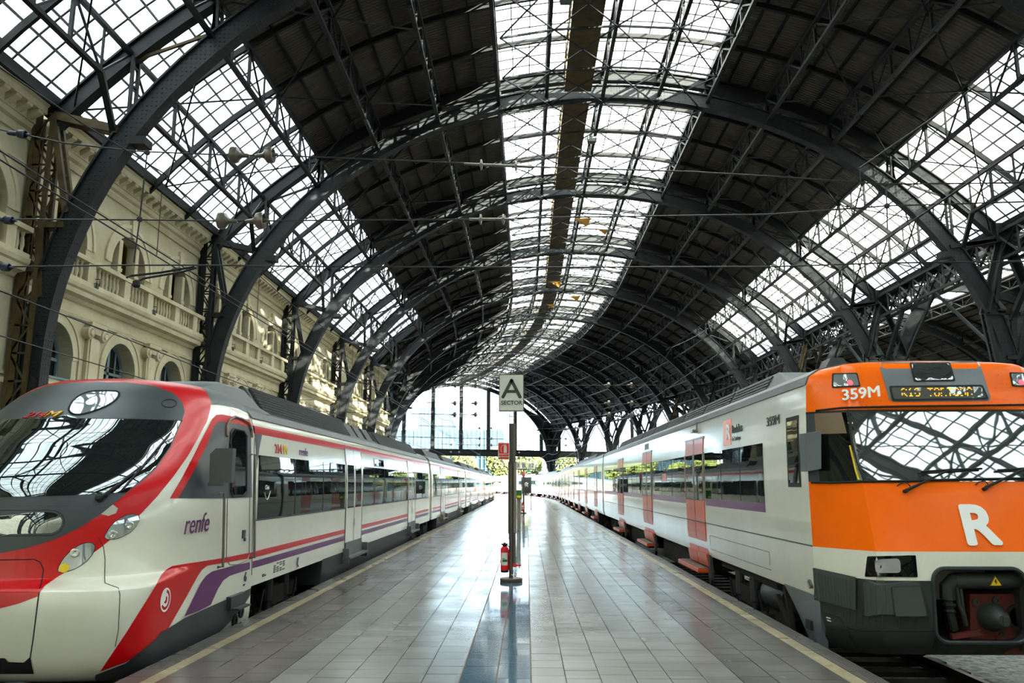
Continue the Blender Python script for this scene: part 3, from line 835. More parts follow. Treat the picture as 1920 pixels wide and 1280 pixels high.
# ------------------------------------------------------------------ train paints
white_l = mat('cream_white_paint', 'deddcb', .25, 0, .5, var=.08, vscale=1.2, coat=.5)
white_r = mat('grey_white_paint', 'd8d8c8', .25, 0, .5, var=.10, vscale=1.0, coat=.5, stretch=(1, 1, .35))
red_p = mat('red_paint', 'c4030a', .3, 0, .3, coat=.12)
purple_p = mat('purple_paint', '5c1c5c', .3, 0, .3, coat=.1)
grey_p = mat('slate_grey_paint', '3b4345', .4, 0, .4, var=.12, vscale=3)
roof_p = mat('roof_grey_paint', '5c6362', .45, 0, .4, var=.3, vscale=1.5)
roof_d = mat('roof_dark_paint', '474b4b', .55, 0, .35, var=.3, vscale=3)
orange_p = mat('orange_paint', 'fc6c00', .28, 0, .22, var=.05, coat=.12)
orange_d = mat('faded_orange_paint', 'cf4f1c', .35, 0, .35, var=.18, vscale=3, coat=.1)
bump_g = mat('bumper_grey', '2c322e', .5, 0, .4, var=.2, vscale=3)
skirt_d = mat('skirt_dark', '33383a', .5, 0, .4, var=.35, vscale=2)
under = mat('underframe_grime', '2e2a25', .8, 0, .2, c2='1d1a17', vscale=5)
rubber = mat('black_rubber', '141516', .6, 0, .4)
steel = mat('worn_steel', '8f8a80', .35, .8, .5, var=.3, vscale=5)
chrome = mat('lamp_reflector', 'd0d4d4', .12, 1., .5)
pad_g = mat('bumper_pad_grey', '414944', .5, 0, .4, var=.2, vscale=3)
lampglass = darkglass('lamp_glass', '8d9696', .30)
trainglass = darkglass('train_glass', '0c1011', .03, .62)
screenglass = darkglass('windscreen_glass', '1c2221', .16)
screenglass2 = darkglass('wet_windscreen_glass', '4a504e', .48)
scuff = mat('bare_filler', 'b9b4a6', .6)
ltxt_w = mat('white_lettering', 'e9ebe6', .35)
ltxt_y = mat('yellow_lettering', 'e8b416', .4)
ltxt_g = mat('grey_lettering', '3d4343', .5)
ltxt_r = mat('red_lettering', 'c22a2a', .4)
led = mat('amber_led', 'ffa31a', .5, emit=.7)
tail_red = mat('red_tail_lamp', 'ff4a55', .4, emit=.8)
yellow_p = mat('warning_yellow', 'e8c51c', .5)
bogie_red = mat('red_oxide', '5e1d1a', .7, 0, .3, c2='35201a', vscale=14)

def car_profile(half, cx):
    """half: (x, z) from the sill up to the roof crown; gives the full ring, near side first"""
    r = [(cx + x, z) for x, z in half]; l = [(cx - x, z) for x, z in reversed(half) if x > 1e-3]
    return r + l
def car_shell(prof, ya, yb, step=2.):
    mb = MB(); n = max(1, int((yb - ya) / step))
    mb.loft([[tp(ya + (yb - ya) * i / n, x, z) for x, z in prof] for i in range(n + 1)]); return mb
def side_x(half, z):
    for (x0, z0), (x1, z1) in zip(half, half[1:]):
        if z0 <= z <= z1 and z1 > z0: return x0 + (x1 - x0) * (z - z0) / (z1 - z0)
    return half[0][0]
def side_strip(mb, half, cx, sg, ya, yb, z0, z1, off, mi=0, rows=3, step=3.):
    """thin plate lying on the car side"""
    n = max(1, int((yb - ya) / step)); zs = [z0 + (z1 - z0) * i / rows for i in range(rows + 1)]
    out = [(cx + sg * (side_x(half, z) + off), z) for z in zs]; inn = [(cx + sg * (side_x(half, z) - .02), z) for z in reversed(zs)]
    mb.loft([[tp(ya + (yb - ya) * i / n, x, z) for x, z in out + inn] for i in range(n + 1)], mi=mi); return mb
def frame_y(mb, half, cx, sg, y0, y1, z0, z1, off, w, mi=0):
    side_strip(mb, half, cx, sg, y0 - w, y1 + w, z0 - w, z0, off, mi, 1); side_strip(mb, half, cx, sg, y0 - w, y1 + w, z1, z1 + w, off, mi, 1)
    side_strip(mb, half, cx, sg, y0 - w, y0, z0, z1, off, mi); side_strip(mb, half, cx, sg, y1, y1 + w, z0, z1, off, mi)
def bogie(parent, cx, y, sg, name='bogie', wide=3.0):
    b = thing(name, tp(y, cx, -.5)); par(b, parent)
    P = lambda dy, x, z: tp(y + dy, cx + x, z)
    fr = MB()
    for e in (-1, 1):
        for i in range(6):
            a, c = -wide / 2 + wide * i / 6, -wide / 2 + wide * (i + 1) / 6
            fr.bar(P(a, e * 1.05, -.05 if i in (0, 5) else -.22), P(c, e * 1.05, -.05 if i + 1 in (1, 6) and i != 0 else -.22), .14, .2)
        fr.box(P(0, e * 1.1, .0), (.3, .7, .25)); fr.box(P(-.75, e * 1.15, -.3), (.25, .35, .3)); fr.box(P(.75, e * 1.15, -.3), (.25, .35, .3))
    fr.obj('bogie_frame', under, b)
    for dy in (-wide * .3, wide * .3):
        w = MB()
        for e in (-1, 1): w.lathe(P(dy, e * .76, -.25), [(.06, -.1), (.42, -.1), (.45, -.03), (.42, .06), (.3, .04), (.12, .07), (.12, .2), (0, .2)], 20, axis=(e, 0, 0))
        w.lathe(P(dy, 0, -.25), [(.08, -.8), (.08, .8)], 8, axis=(1, 0, 0)); w.obj('wheel_set', under, b)
    for dy in (-.35, .45):
        MB().lathe(P(dy, sg * 1.22, -.35), [(.045, 0), (.045, .28), (.07, .3), (.07, .62), (.03, .64)], 10).obj('damper', skirt_d, b)
        MB().lathe(P(dy + .2, sg * 1.1, -.28), [(.1, 0), (.13, .02), (.13, .1), (.1, .12), (.13, .14), (.13, .24), (.1, .26)], 12).obj('air_spring', rubber, b)
    for i in range(4):
        y0 = -1. + .55 * i
        MB().tube([P(y0 + .5 * t / 8, sg * 1.2, .12 - .35 * sin(pi * t / 8)) for t in range(9)], .018, 6).obj('hose', rubber, b)
    return b

# ------------------------------------------------------------------ left train
LX = -4.97
LHALF = [(1.42, -.2), (1.47, .1), (1.47, 1.4), (1.455, 1.9), (1.40, 2.32), (1.36, 2.45), (1.27, 2.56), (1.08, 2.66), (.7, 2.74), (.3, 2.77), (0, 2.775)]
LT = thing('commuter_train', (LX, 7.4, -.95), 'long white commuter train with a rounded red and slate grey nose', 'train')
KZ = [-.19, -.1, .1, .5, .66, .76, 1.2, 1.5, 2.0, 2.32, 2.55, 2.70, 2.80, 2.87]
KY = [7.72, 7.45, 7.32, 7.25, 7.26, 7.42, 7.45, 7.53, 8.08, 8.55, 8.86, 9.03, 9.2, 9.6]
KW = [1.36, 1.45, 1.47, 1.47, 1.47, 1.47, 1.47, 1.455, 1.43, 1.385, 1.29, 1.14, .94, .55]
KL = [.85, .82, .80, .80, .82, 1.4, 1.5, 1.5, 1.45, 1.40, 1.3, 1.2, 1.1, .8]
KN = [4.6, 4.8, 5, 5, 4.6, 2.5, 2.4, 2.4, 2.4, 2.5, 2.6, 2.6, 2.5, 2.4]
def cr(tab, z):
    """smooth interpolation through the key heights"""
    if z <= KZ[0]: return tab[0]
    if z >= KZ[-1]: return tab[-1]
    for i in range(len(KZ) - 1):
        if KZ[i] <= z <= KZ[i + 1]: break
    def slope(j):
        if j == 0: return (tab[1] - tab[0]) / (KZ[1] - KZ[0])
        if j == len(KZ) - 1: return (tab[-1] - tab[-2]) / (KZ[-1] - KZ[-2])
        a = (tab[j] - tab[j - 1]) / (KZ[j] - KZ[j - 1]); b = (tab[j + 1] - tab[j]) / (KZ[j + 1] - KZ[j])
        return 0 if a * b <= 0 else 2 * a * b / (a + b)
    h = KZ[i + 1] - KZ[i]; t = (z - KZ[i]) / h; m0, m1 = slope(i) * h, slope(i + 1) * h
    return (2 * t ** 3 - 3 * t * t + 1) * tab[i] + (t ** 3 - 2 * t * t + t) * m0 + (-2 * t ** 3 + 3 * t * t) * tab[i + 1] + (t ** 3 - t * t) * m1
YCAB = 10.46
def nose(u, z):
    """cab skin: u = 0 on the centre line of the nose, 1 where the flat side starts, then metres along the side"""
    w, L, n, y = cr(KW, z), cr(KL, z), cr(KN, z), cr(KY, z); sg = 1 if u >= 0 else -1; u = abs(u)
    if u >= 1: return V((LX + sg * w, y + L + u - 1, z))
    a = u * pi / 2
    return V((LX + sg * w * sin(a) ** (2 / n), y + L * (1 - cos(a) ** (2 / n)), z))
def nose_n(u, z):
    e = .004; a = nose(u + e, z) - nose(u - e, z); b = nose(u, z + e) - nose(u, z - e); n = a.cross(b)
    if n.length < 1e-9: return V((0, -1, 0))
    n.normalize()
    c = nose(u, z) - V((LX, 10, 1.2))
    return n if n.dot(c) > 0 else -n
def nose_uz(p):
    z = p.z; w, L, n, y = cr(KW, z), cr(KL, z), cr(KN, z), cr(KY, z)
    if p.y >= y + L: return (1 + p.y - y - L, z)
    s = min(1, max(0, (p.x - LX) / w)); return (asin(s ** (n / 2)) / (pi / 2), z)
zs = []
z = -.19
while z < 2.865: zs.append(z); z += .015 if (z < .80 and z > .62) or z > 2.3 else .06
zs.append(2.87)
us = [i / 40 for i in range(41)]
mb = MB(); rings = []
for z in zs:
    y1 = cr(KY, z) + cr(KL, z); ext = max(0.02, YCAB - y1)
    half = [nose(u, z) for u in us] + [nose(1 + ext * j / 8, z) for j in range(1, 9)]
    left = [V((2 * LX - p.x, p.y, p.z)) for p in half[1:]]
    rings.append(left[::-1] + half)
mb.loft(rings, wrap=False, caps=False)
top = rings[-1]; n = len(top)
for i in range(n // 2): mb.add([top[i], top[i + 1], top[n - 2 - i], top[n - 1 - i]], [(0, 1, 2, 3)])
CAB = mb.obj('cab_shell', white_l, LT, smooth=.6)
BV = BVHTree.FromPolygons([V(p) for p in mb.v], mb.f)
def hit(x, y, bv):
    h = bv.ray_cast(EYE, ray(x, y)); return h[0]
def uz_poly(px, step=8, closed=True):
    out = []
    for x, y in densify(px, step, closed):
        h = hit(x, y, BV)
        if h is not None:
            q = nose_uz(h)
            if not out or abs(q[0] - out[-1][0]) + abs(q[1] - out[-1][1]) > .004: out.append(q)
    return out
def skin(name, poly, off, m, grid=(.035, .035), parent=None, mirror=False, th=.004):
    v, f = fill2d(poly, (), grid[0], grid[1])
    for s in ((1, -1) if mirror else (1,)):
        pts = [nose(s * a, b) + nose_n(s * a, b) * off for a, b in v]
        o = MB().add(pts, f).obj(name, m, parent or LT, smooth=True)
        if s == 1: first = o
    return first
def span(px, zt, zb, step=8):
    """near half traced from the top of the centre line round to its foot; the other half follows by symmetry"""
    h = [q for q in uz_poly(px, step, False) if q[0] > .004]
    h = [(0, zt)] + h + [(0, zb)]
    return h + [(-a, b) for a, b in reversed(h[1:-1])]
red_edge = [(300, 713), (345, 715), (372, 722), (388, 736), (395, 752), (394, 768), (388, 790), (372, 820), (352, 855), (325, 893), (295, 930), (265, 962), (230, 993), (190, 1025), (150, 1055), (110, 1080), (84, 1098), (70, 1118), (35, 1131), (0, 1140), (-20, 1144)]
skin('red_nose_band', span(red_edge, 2.868, .40), .003, red_p, (.04, .012))
grey_edge = [(200, 718), (235, 717), (290, 724), (325, 737), (342, 755), (346, 772), (341, 790), (320, 838), (291, 880), (262, 906), (240, 922), (228, 932), (190, 963), (150, 989), (100, 1012), (50, 1027), (0, 1037), (-20, 1039)]
def uend(z): return 1 + YCAB - cr(KY, z) - cr(KL, z)
p1, p2 = nose_uz(hit(395, 760, BV)), nose_uz(hit(372, 724, BV))
zz = [2.52 + .344 * i / 8 for i in range(9)]
skin('cab_roof_paint', [(p1[0] - .03, 2.52)] + [(uend(z), z) for z in zz] + [(p2[0] - .12, 2.864), (p2[0] - .06, p2[1])], .002, roof_p, (.06, .03), mirror=True)
skin('grey_nose_mask', span(grey_edge, 2.775, .98), .006, grey_p)
ws_edge = [(150, 786), (250, 787), (338, 790), (318, 838), (289, 879), (261, 903), (236, 923), (150, 928), (50, 931), (0, 932), (-20, 932)]
WS = skin('windscreen', span(ws_edge, 2.335, 1.50), .010, screenglass)
v_ = span([(60, 961), (90, 960), (103, 962), (112, 967), (117, 975), (116, 984), (110, 993), (98, 999), (60, 1000), (20, 1001)], 1.30, 1.10)
skin('nose_window', v_, .010, screenglass)
def seam(name, px, r, m, closed=False, parent=None, off=.002, mirror=False, step=10):
    pts = [nose(a, b) + nose_n(a, b) * off for a, b in uz_poly(px, step, closed)]
    if len(pts) < 2: return None
    o = MB().tube(pts, r, 5, closed=closed).obj(name, m, parent or LT, smooth=True)
    if mirror: MB().tube([V((2 * LX - p.x, p.y, p.z)) for p in pts], r, 5, closed=closed).obj(name, m, parent or LT, smooth=True)
    return o
seam('window_rim', [(-20, 956), (60, 957), (92, 956), (106, 958), (116, 964), (121, 974), (120, 985), (113, 996), (100, 1003), (60, 1004), (-20, 1005)], .006, rubber)
seam('panel_gap', [(-20, 948), (100, 948), (205, 946)], .004, rubber)
seam('panel_gap', [(-20, 788), (60, 787), (150, 785), (250, 786), (342, 789)], .008, rubber)
seam('hatch_gap', [(-20, 1050), (30, 1049), (64, 1048), (76, 1054), (82, 1068), (79, 1085), (72, 1120), (67, 1160), (62, 1200), (57, 1232), (48, 1240)], .005, rubber)
skin('hatch_gap_shade', uz_poly([(-20, 1232), (10, 1233), (16, 1240), (45, 1241), (58, 1232), (60, 1245), (64, 1262), (-20, 1262)], 6), .006, rubber)  # shade of the gap below the hatch, painted as a black patch
seam('hatch_gap', [(185, 1008), (194, 1025), (197, 1048), (196, 1080), (197, 1093), (222, 1102), (225, 1115), (222, 1180), (216, 1212)], .003, grout)
# lamps
Z2 = lambda pts: [(x / 3.2, 880 + y / 3.2) for x, y in pts]
up_l = Z2([(623, 415), (640, 375), (680, 320), (740, 280), (800, 265), (835, 280), (835, 310), (800, 360), (740, 400), (680, 420)])
lo_l = Z2([(342, 615), (365, 555), (420, 490), (490, 445), (545, 438), (572, 455), (560, 500), (520, 550), (460, 590), (390, 615)])
up_l, lo_l = smooth_px(up_l), smooth_px(lo_l)
for nm, pl, lx in (('headlight', up_l, [(675, 390), (775, 335)]), ('tail_lamp', lo_l, [(450, 500), (385, 590)])):
    H_ = skin(nm, uz_poly(pl, 4), .007, lampglass, (.012, .015), mirror=False)
    skin(nm, [(-a, b) for a, b in uz_poly(pl, 4)], .007, lampglass, (.012, .015))
    seam('lamp_rim', pl, .006, rubber, True, mirror=True, step=4)
    for i, (x, y) in enumerate(lx):
        h = hit(x / 3.2, 880 + y / 3.2, BV); a, b = nose_uz(h); p = nose(a, b) + nose_n(a, b) * .006
        MB().lathe(p, [(.042, 0), (.042, .004), (.03, .006), (.015, .003), (0, .003)], 14, axis=nose_n(a, b)).obj('reflector', yellow_p if (nm == 'tail_lamp' and i) else chrome, H_, smooth=True)
ov = [(x / 6.096, 690 + y / 6.096) for x, y in [(785, 470), (830, 380), (920, 310), (1040, 268), (1200, 264), (1330, 268), (1368, 287), (1350, 340), (1290, 400), (1180, 460), (1040, 510), (920, 540), (840, 535), (795, 505)]]
ov = smooth_px(ov); ovp = []
for x, y in densify(ov, 5):
    h = hit(x, y, BV)
    if h is not None:
        s = nose_uz(h); ovp.append((s[0] if h.x >= LX else -nose_uz(V((2 * LX - h.x, h.y, h.z)))[0], s[1]))
skin('roof_lamp_window', ovp, .010, lampglass, (.02, .02))
MB().tube([nose(a, b) + nose_n(a, b) * .009 for a, b in ovp], .012, 5, closed=True).obj('lamp_rim', rubber, LT, smooth=True)
h = hit(172, 758, BV)
MB().lathe(h + V((0, -.02, .02)), [(.05, 0), (.05, .01), (0, .012)], 12, axis=(0.1, -.7, .7)).obj('lamp_bulb', chrome, LT)
def ring_px(cx, cy, rx, ry, r, m, nm): seam(nm, [(cx + rx * cos(t * pi / 8), cy + ry * sin(t * pi / 8)) for t in range(16)], r, m, True, off=.008, step=4)
ring_px(317, 757, 14, 7.5, .006, rubber, 'cover_ring')
skin('paint_scuff', uz_poly([(187, 963), (198, 952), (212, 946), (221, 953), (217, 962), (203, 967)], 4), .005, scuff, (.02, .02))
# wiper
def on(x, y, o): h = hit(x, y, BV); a, b = nose_uz(h); return nose(a, b) + nose_n(a, b) * o
wp = MB(); wp.tube([on(188, 935, .03), on(215, 917, .05), on(262, 880, .05)], [.02, .014, .010], 6); wp.tube([on(228, 920, .03), on(262, 882, .04), on(318, 815, .03)], .010, 5)
wp.tube([on(178, 936, .02), on(190, 928, .03), on(200, 934, .02)], .008, 5); wp.lathe(on(188, 936, .0), [(.035, 0), (.03, .05), (0, .06)], 10, axis=(0, -.8, .5)); wp.obj('windscreen_wiper', rubber, LT, smooth=True)
MB().tube([on(0, 914, .006), on(120, 910, .006), on(238, 906, .006)], .006, 4).obj('dashboard_line', grey_p, LT)
def nose_text(nm, body, x, y, size, m, sh=.2, sx=1.):
    h = hit(x, y, BV); sgn = 1 if h.x >= LX else -1; q = nose_uz(V((LX + abs(h.x - LX), h.y, h.z))); u = q[0] * sgn
    xd = (nose(u + .02, q[1]) - nose(u - .02, q[1])).normalized(); n_ = nose_n(u, q[1]); yd = n_.cross(xd)
    return text(nm, body, h + n_ * .012, xd, yd, size, m, LT, bold=.002, shear=sh, sx=sx, depth=.003)
nose_text('unit_number', '214', 42, 785, .17, ltxt_r); nose_text('unit_letter', 'M', 78, 783, .17, ltxt_y, sx=1.25)
# side livery of the cab
skin('grey_cab_panel', uz_poly([(333, 934), (352, 902), (372, 865), (390, 828), (402, 797), (410, 790), (440, 794), (470, 799), (472, 932), (425, 934)], 6), .004, grey_p, mirror=True)
skin('red_pillar_line', uz_poly([(318, 934), (340, 897), (362, 855), (382, 815), (398, 785), (405, 778), (416, 777), (440, 782), (473, 788), (473, 800), (440, 794), (410, 790), (402, 797), (390, 828), (372, 865), (352, 902), (333, 934)], 6), .005, red_p, (.05, .05), mirror=True)
skin('red_swoosh', uz_poly([(473.5, 1035), (410, 1047), (345, 1057), (322, 1061), (312, 1067), (302, 1078), (295, 1092), (270, 1132), (240, 1180), (210, 1225), (188, 1258), (235, 1241), (285, 1212), (315, 1178), (345, 1125), (370, 1080), (378, 1068), (388, 1060), (430, 1053), (473.5, 1045)], 6), .004, red_p, mirror=True)
skin('purple_swoosh', uz_poly([(473.5, 1052), (430, 1062), (397, 1071), (386, 1079), (376, 1092), (362, 1120), (345, 1155), (370, 1146), (395, 1133), (408, 1104), (418, 1088), (430, 1079), (473.5, 1065)], 6), .004, purple_p, mirror=True)
skin('cab_skirt', uz_poly([(473.5, 1100), (440, 1116), (412, 1128), (372, 1146), (345, 1158), (310, 1180), (280, 1206), (235, 1242), (180, 1263), (180, 1290), (300, 1290), (345, 1240), (400, 1195), (440, 1155), (460, 1128), (473.5, 1106)], 6), .010, skirt_d, mirror=True)
# emblem disc
ec = hit(309, 1124, BV); eu, ez = nose_uz(ec)
en = nose_n(eu, ez); ex = (nose(eu + .01, ez) - nose(eu - .01, ez)).normalized(); ey = en.cross(ex)
def nose_disc(a0, a1, r0, r1):
    n = max(3, int(28 * (a1 - a0) / 6.2832)); vs = []
    for r in (r1, r0):
        for i in range(n + 1):
            a = a0 + (a1 - a0) * i / n; q = BV.find_nearest(ec + ex * r * cos(a) + ey * r * sin(a)); vs.append(q[0] + en * .008)
    return MB().add(vs, [(i, i + 1, n + 2 + i, n + 1 + i) for i in range(n)]).obj('emblem', ltxt_w, LT, smooth=True)
nose_disc(0, 2 * pi, .094, .112); nose_disc(-2.6, 1.5, .035, .066); nose_disc(1.4, 3.7, .0, .096)
SXD, SYD = V((0, 1, 0)), V((-.0, 0, 1))
def ltext(nm, body, y, z, size, m, bold=.0, sh=0., sx=1., space=1.):
    x = LX + side_x(LHALF, z) + .008
    yd = V((-.12 if z > 1.9 else 0, 0, 1))
    return text(nm, body, (x, y, z), SXD, yd, size, m, LT, bold=bold, shear=sh, sx=sx, space=space)
hh = hit(341, 1003, BV)
text('lettering', 'renfe', (LX + 1.478, 8.28, 1.10), SXD, V((0, 0, 1)), .29, purple_p, LT, bold=.0, shear=.25, sx=1.08)
# cab door
DR = skin('cab_door', uz_poly([(432, 800), (440, 791), (458, 796), (468, 810), (468, 1045), (455, 1056), (432, 1061), (426, 1050)], 8), .0035, white_l, (.2, .06))
bpy.data.objects.remove(DR)
DW = skin('door_window', uz_poly([(432, 812), (437, 804), (455, 808), (461, 818), (460, 922), (455, 929), (436, 930), (432, 922)], 6), .012, trainglass, (.05, .05))
seam('door_seal', [(432, 812), (437, 804), (455, 808), (461, 818), (460, 922), (455, 929), (436, 930), (432, 922)], .014, rubber, True, off=.010)
seam('door_gap', [(428, 800), (426, 930), (424, 1045), (430, 1058), (445, 1058), (462, 1050), (467, 1040), (468, 930), (470, 815), (462, 799), (445, 792), (434, 792), (428, 800)], .006, steel, True)
seam('door_gutter', [(424, 818), (424, 800), (429, 788), (439, 782), (452, 786), (464, 793), (470, 806), (471, 820)], .018, mat('rust_brown_gutter', '6b4f44', .5), off=.012)
seam('panel_gap', [(478, 782), (476, 850), (474, 960), (472, 1060), (471, 1104)], .004, rubber)
for x0, y0, x1, y1 in ((411, 925, 408, 1063), (469, 852, 468, 1046)):
    a, b = on(x0, y0, .06), on(x1, y1, .06); MB().tube([on(x0, y0, 0), a, a.lerp(b, .5), b, on(x1, y1, 0)], .016, 8).obj('grab_rail', steel, LT, smooth=True)
lk = MB(); p = on(456, 1001, .0); lk.box(p, (.03, .09, .10)); lk.box(on(458, 1011, 0), (.03, .04, .04)); lk.obj('door_lock', ltxt_g, LT)
mr = MB(); mr.prism([(-3.46, 8.78, 1.62), (-3.22, 8.78, 1.62), (-3.22, 8.78, 1.99), (-3.41, 8.78, 1.99), (-3.47, 8.78, 1.93)], (0, .10, 0)); mr.lohi((-3.47, 8.77, 1.585), (-3.33, 8.87, 1.62)); mr.obj('wing_mirror', mat('mirror_housing', '3c4242', .55), LT)
st = MB(); st.lohi((-3.55, 9.62, .17), (-3.44, 10.12, .31)); st.lohi((-3.5, 9.66, .155), (-3.36, 10.08, .175)); st.obj('cab_step', skirt_d, LT)
for yy in (10.12, 9.92): MB().lathe((-3.5, yy, .08 if yy > 10 else 0), [(.08, 0), (.08, .02), (.05, .02), (.05, .01), (0, .01)], 14, axis=(1, 0, 0)).obj('socket', rubber, LT)
ltext('lettering', '6', 10.17, .42, .16, ltxt_g, bold=.002); ltext('lettering', 'ADIF', 10.14, .37, .035, ltxt_g)
# cars
LCARS = [(YCAB, 29.3), (29.9, 46.3), (46.9, 63.2), (63.8, 80.0), (80.6, 97.5)]
lprof = car_profile(LHALF, LX); lprof = [(x, max(z, .33) if z < .33 else z) for x, z in lprof]
def louvre_unit(parent, cx, ya, yb, z0, z1, x0, x1, name='roof_unit'):
    """sloping louvred roof unit"""
    u = MB(); 
    pr = [(x0, z0), (x1, z1), (2 * cx - x1, z1), (2 * cx - x0, z0)]
    u.loft([[tp(y, x, z) for x, z in pr] for y in (ya, (ya + yb) / 2, yb)])
    o = u.obj(name, roof_p, parent)
    n = 8; sl = MB()
    for i in range(n):
        t = (i + .35) / n; t2 = (i + .8) / n
        A = lambda t, o_: (x0 + (x1 - x0) * t + o_, z0 + (z1 - z0) * t)
        a, b = A(t, .035), A(t2, .012)
        for yy0, yy1 in ((ya + .1, yb - .1),):
            sl.hexa([tp(yy0, a[0], a[1]), tp(yy1, a[0], a[1]), tp(yy1, b[0] - .03, b[1]), tp(yy0, b[0] - .03, b[1]),
                     tp(yy0, a[0] + .005, a[1] + .03), tp(yy1, a[0] + .005, a[1] + .03), tp(yy1, b[0], b[1] + .02), tp(yy0, b[0], b[1] + .02)])
    sl.obj('louvre', roof_d, o)
    return o
lead = True
for ci, (ya, yb) in enumerate(LCARS):
    if lead: root = LT
    body = car_shell(lprof, ya, yb)
    if lead: car = body.obj('car_body', white_l, LT, smooth=.5); R_ = LT
    else: car = body.obj('carriage', white_l, LT, smooth=.5); R_ = car
    doors = [(15.7, 17.2), (23.95, 25.45)] if lead else [(ya + 3.2, ya + 4.7), (yb - 4.7, yb - 3.2)]
    edges = [ya + (.02 if lead else .3)] + [e for d in doors for e in d] + [yb - .3]
    rf = MB()
    rprof = [(LX + x + .01, z) for x, z in LHALF[5:]] + [(LX - x - .01, z) for x, z in reversed(LHALF[5:])]
    rprof = [(x, z + .012) for x, z in rprof]
    nn = 8; rf.loft([[tp(ya + (yb - ya) * i / nn, x, z) for x, z in rprof] for i in range(nn + 1)], wrap=True); rf.obj('roof_skin', roof_p, R_, smooth=.4)
    s = MB(); side_strip(s, LHALF, LX, 1, ya, yb, 2.26, 2.36, .004); s.obj('red_top_stripe', red_p, R_)
    for a, b in zip(edges[::2], edges[1::2]):
        s = MB(); side_strip(s, LHALF, LX, 1, a, b, .68, .755, .004, rows=1); s.obj('red_stripe', red_p, R_)
        s = MB(); side_strip(s, LHALF, LX, 1, a, b, .55, .635, .004, rows=1); s.obj('purple_stripe', purple_p, R_)
        wa, wb = a + (.12 if a > ya + 1 or not lead else .06), b - .1
        s = MB(); side_strip(s, LHALF, LX, 1, wa, wb, 1.16, 1.98, .006); s.obj('window_band', trainglass, R_)
        s = MB(); n = max(1, round((wb - wa) / 1.45))
        for j in range(1, n):
            y = wa + (wb - wa) * j / n; side_strip(s, LHALF, LX, 1, y - .012, y + .012, 1.16, 1.98, .009)
        s.obj('window_joint', rubber, R_)
        if lead or ci < 3:
            s = MB(); side_strip(s, LHALF, LX, 1, a, b, 1.135, 1.16, .004, rows=1); s.obj('sill_line', ltxt_g, R_)
    for a, b in doors:
        d = MB(); m_ = (a + b) / 2
        for p, q in ((a + .02, m_ - .012), (m_ + .012, b - .02)): side_strip(d, LHALF, LX, 1, p, q, .50, 2.28, .012, rows=6)
        D = d.obj('passenger_door', white_l, R_)
        if lead:
            for p, q in ((a + .1, m_ - .08), (m_ + .08, b - .1)):
                s = MB(); side_strip(s, LHALF, LX, 1, p, q, 1.15, 1.98, .016); s.obj('door_window', trainglass, D)
            f = MB(); frame_y(f, LHALF, LX, 1, a, b, .5, 2.28, .016, .02); f.obj('door_frame', steel, D)
            s = MB(); side_strip(s, LHALF, LX, 1, m_ - .012, m_ + .012, .5, 2.28, .014); s.obj('door_seal', rubber, D)
            s = MB(); side_strip(s, LHALF, LX, 1, m_ - .03, m_ + .07, .78, .92, .02, rows=1); s.obj('handle', steel, D)
        else:
            s = MB(); side_strip(s, LHALF, LX, 1, a + .1, b - .1, 1.15, 1.98, .016); s.obj('door_window', trainglass, R_)
            s = MB(); side_strip(s, LHALF, LX, 1, m_ - .02, m_ + .02, .5, 2.28, .018); frame_y(s, LHALF, LX, 1, a, b, .5, 2.28, .016, .02); s.obj('door_frame', rubber, R_)
        st = MB(); st.hexa([tp(y, x, z) for z in (.20, .24) for y, x in ((a - .1, -3.52), (b + .2, -3.52), (b + .2, -3.36), (a - .1, -3.36))])
        st.hexa([tp(y, x, z) for z in (.24, .50) for y, x in ((a, -3.56), (b, -3.56), (b, -3.47), (a, -3.47))])
        for e in (a - .12, b + .16): st.hexa([tp(y, x, z) for z in (.12, .4) for y, x in ((e, -3.52), (e + .07, -3.52), (e + .07, -3.38), (e, -3.38))])
        st.obj('door_step', steel if not lead else roof_p, R_)
    # skirts and bogies
    bogs = [12.3, yb - 2.6] if lead else [ya + .0 - .3, yb + .3][:1]
    sk = MB(); ska, skb = (14.05 if lead else ya + 1.8), (yb - 4.6 if lead else yb - 1.8)
    pr = [(LX + 1.44, -.08), (LX + 1.475, .34), (LX - 1.475, .34), (LX - 1.44, -.08)]
    n = 4; sk.loft([[tp(ska + (skb - ska) * i / n, x, z) for x, z in pr] for i in range(n + 1)]); sk.obj('skirt', skirt_d, R_)
    if lead or ci < 3:
        for b in bogs: bogie(R_ if lead else LT, LX, b if b > ya - 1 else ya - .3, 1)
    # roof units
    if lead:
        louvre_unit(LT, LX, 11.3, 17.2, 2.60, 2.96, LX + 1.18, LX + .95)
        fa = MB(); rings = []
        for y, h, w in ((9.55, 2.70, .70), (9.75, 2.80, .80), (10.1, 2.90, .93), (10.5, 2.945, .97), (11.15, 2.95, .99), (11.36, 2.72, 1.16)):
            rings.append([tp(y, LX + x, z) for x, z in ((w + .16, 2.58), (w, h - .05), (w - .12, h), (-w + .12, h), (-w, h - .05), (-w - .16, 2.58))])
        fa.loft(rings); fa.obj('roof_fairing', roof_p, LT, smooth=.5)
        cu = MB()
        for y0 in (17.4, 18.3, 19.3): 
            cu.loft([[tp(y, LX + x, z) for x, z in ((1.16, 2.62), (.95, 2.93), (-.95, 2.93), (-1.16, 2.62))] for y in (y0, y0 + .7)])
        cu.obj('roof_box', roof_d, LT)
        louvre_unit(LT, LX, 20.4, 27.5, 2.60, 2.92, LX + 1.18, LX + .95)
    else:
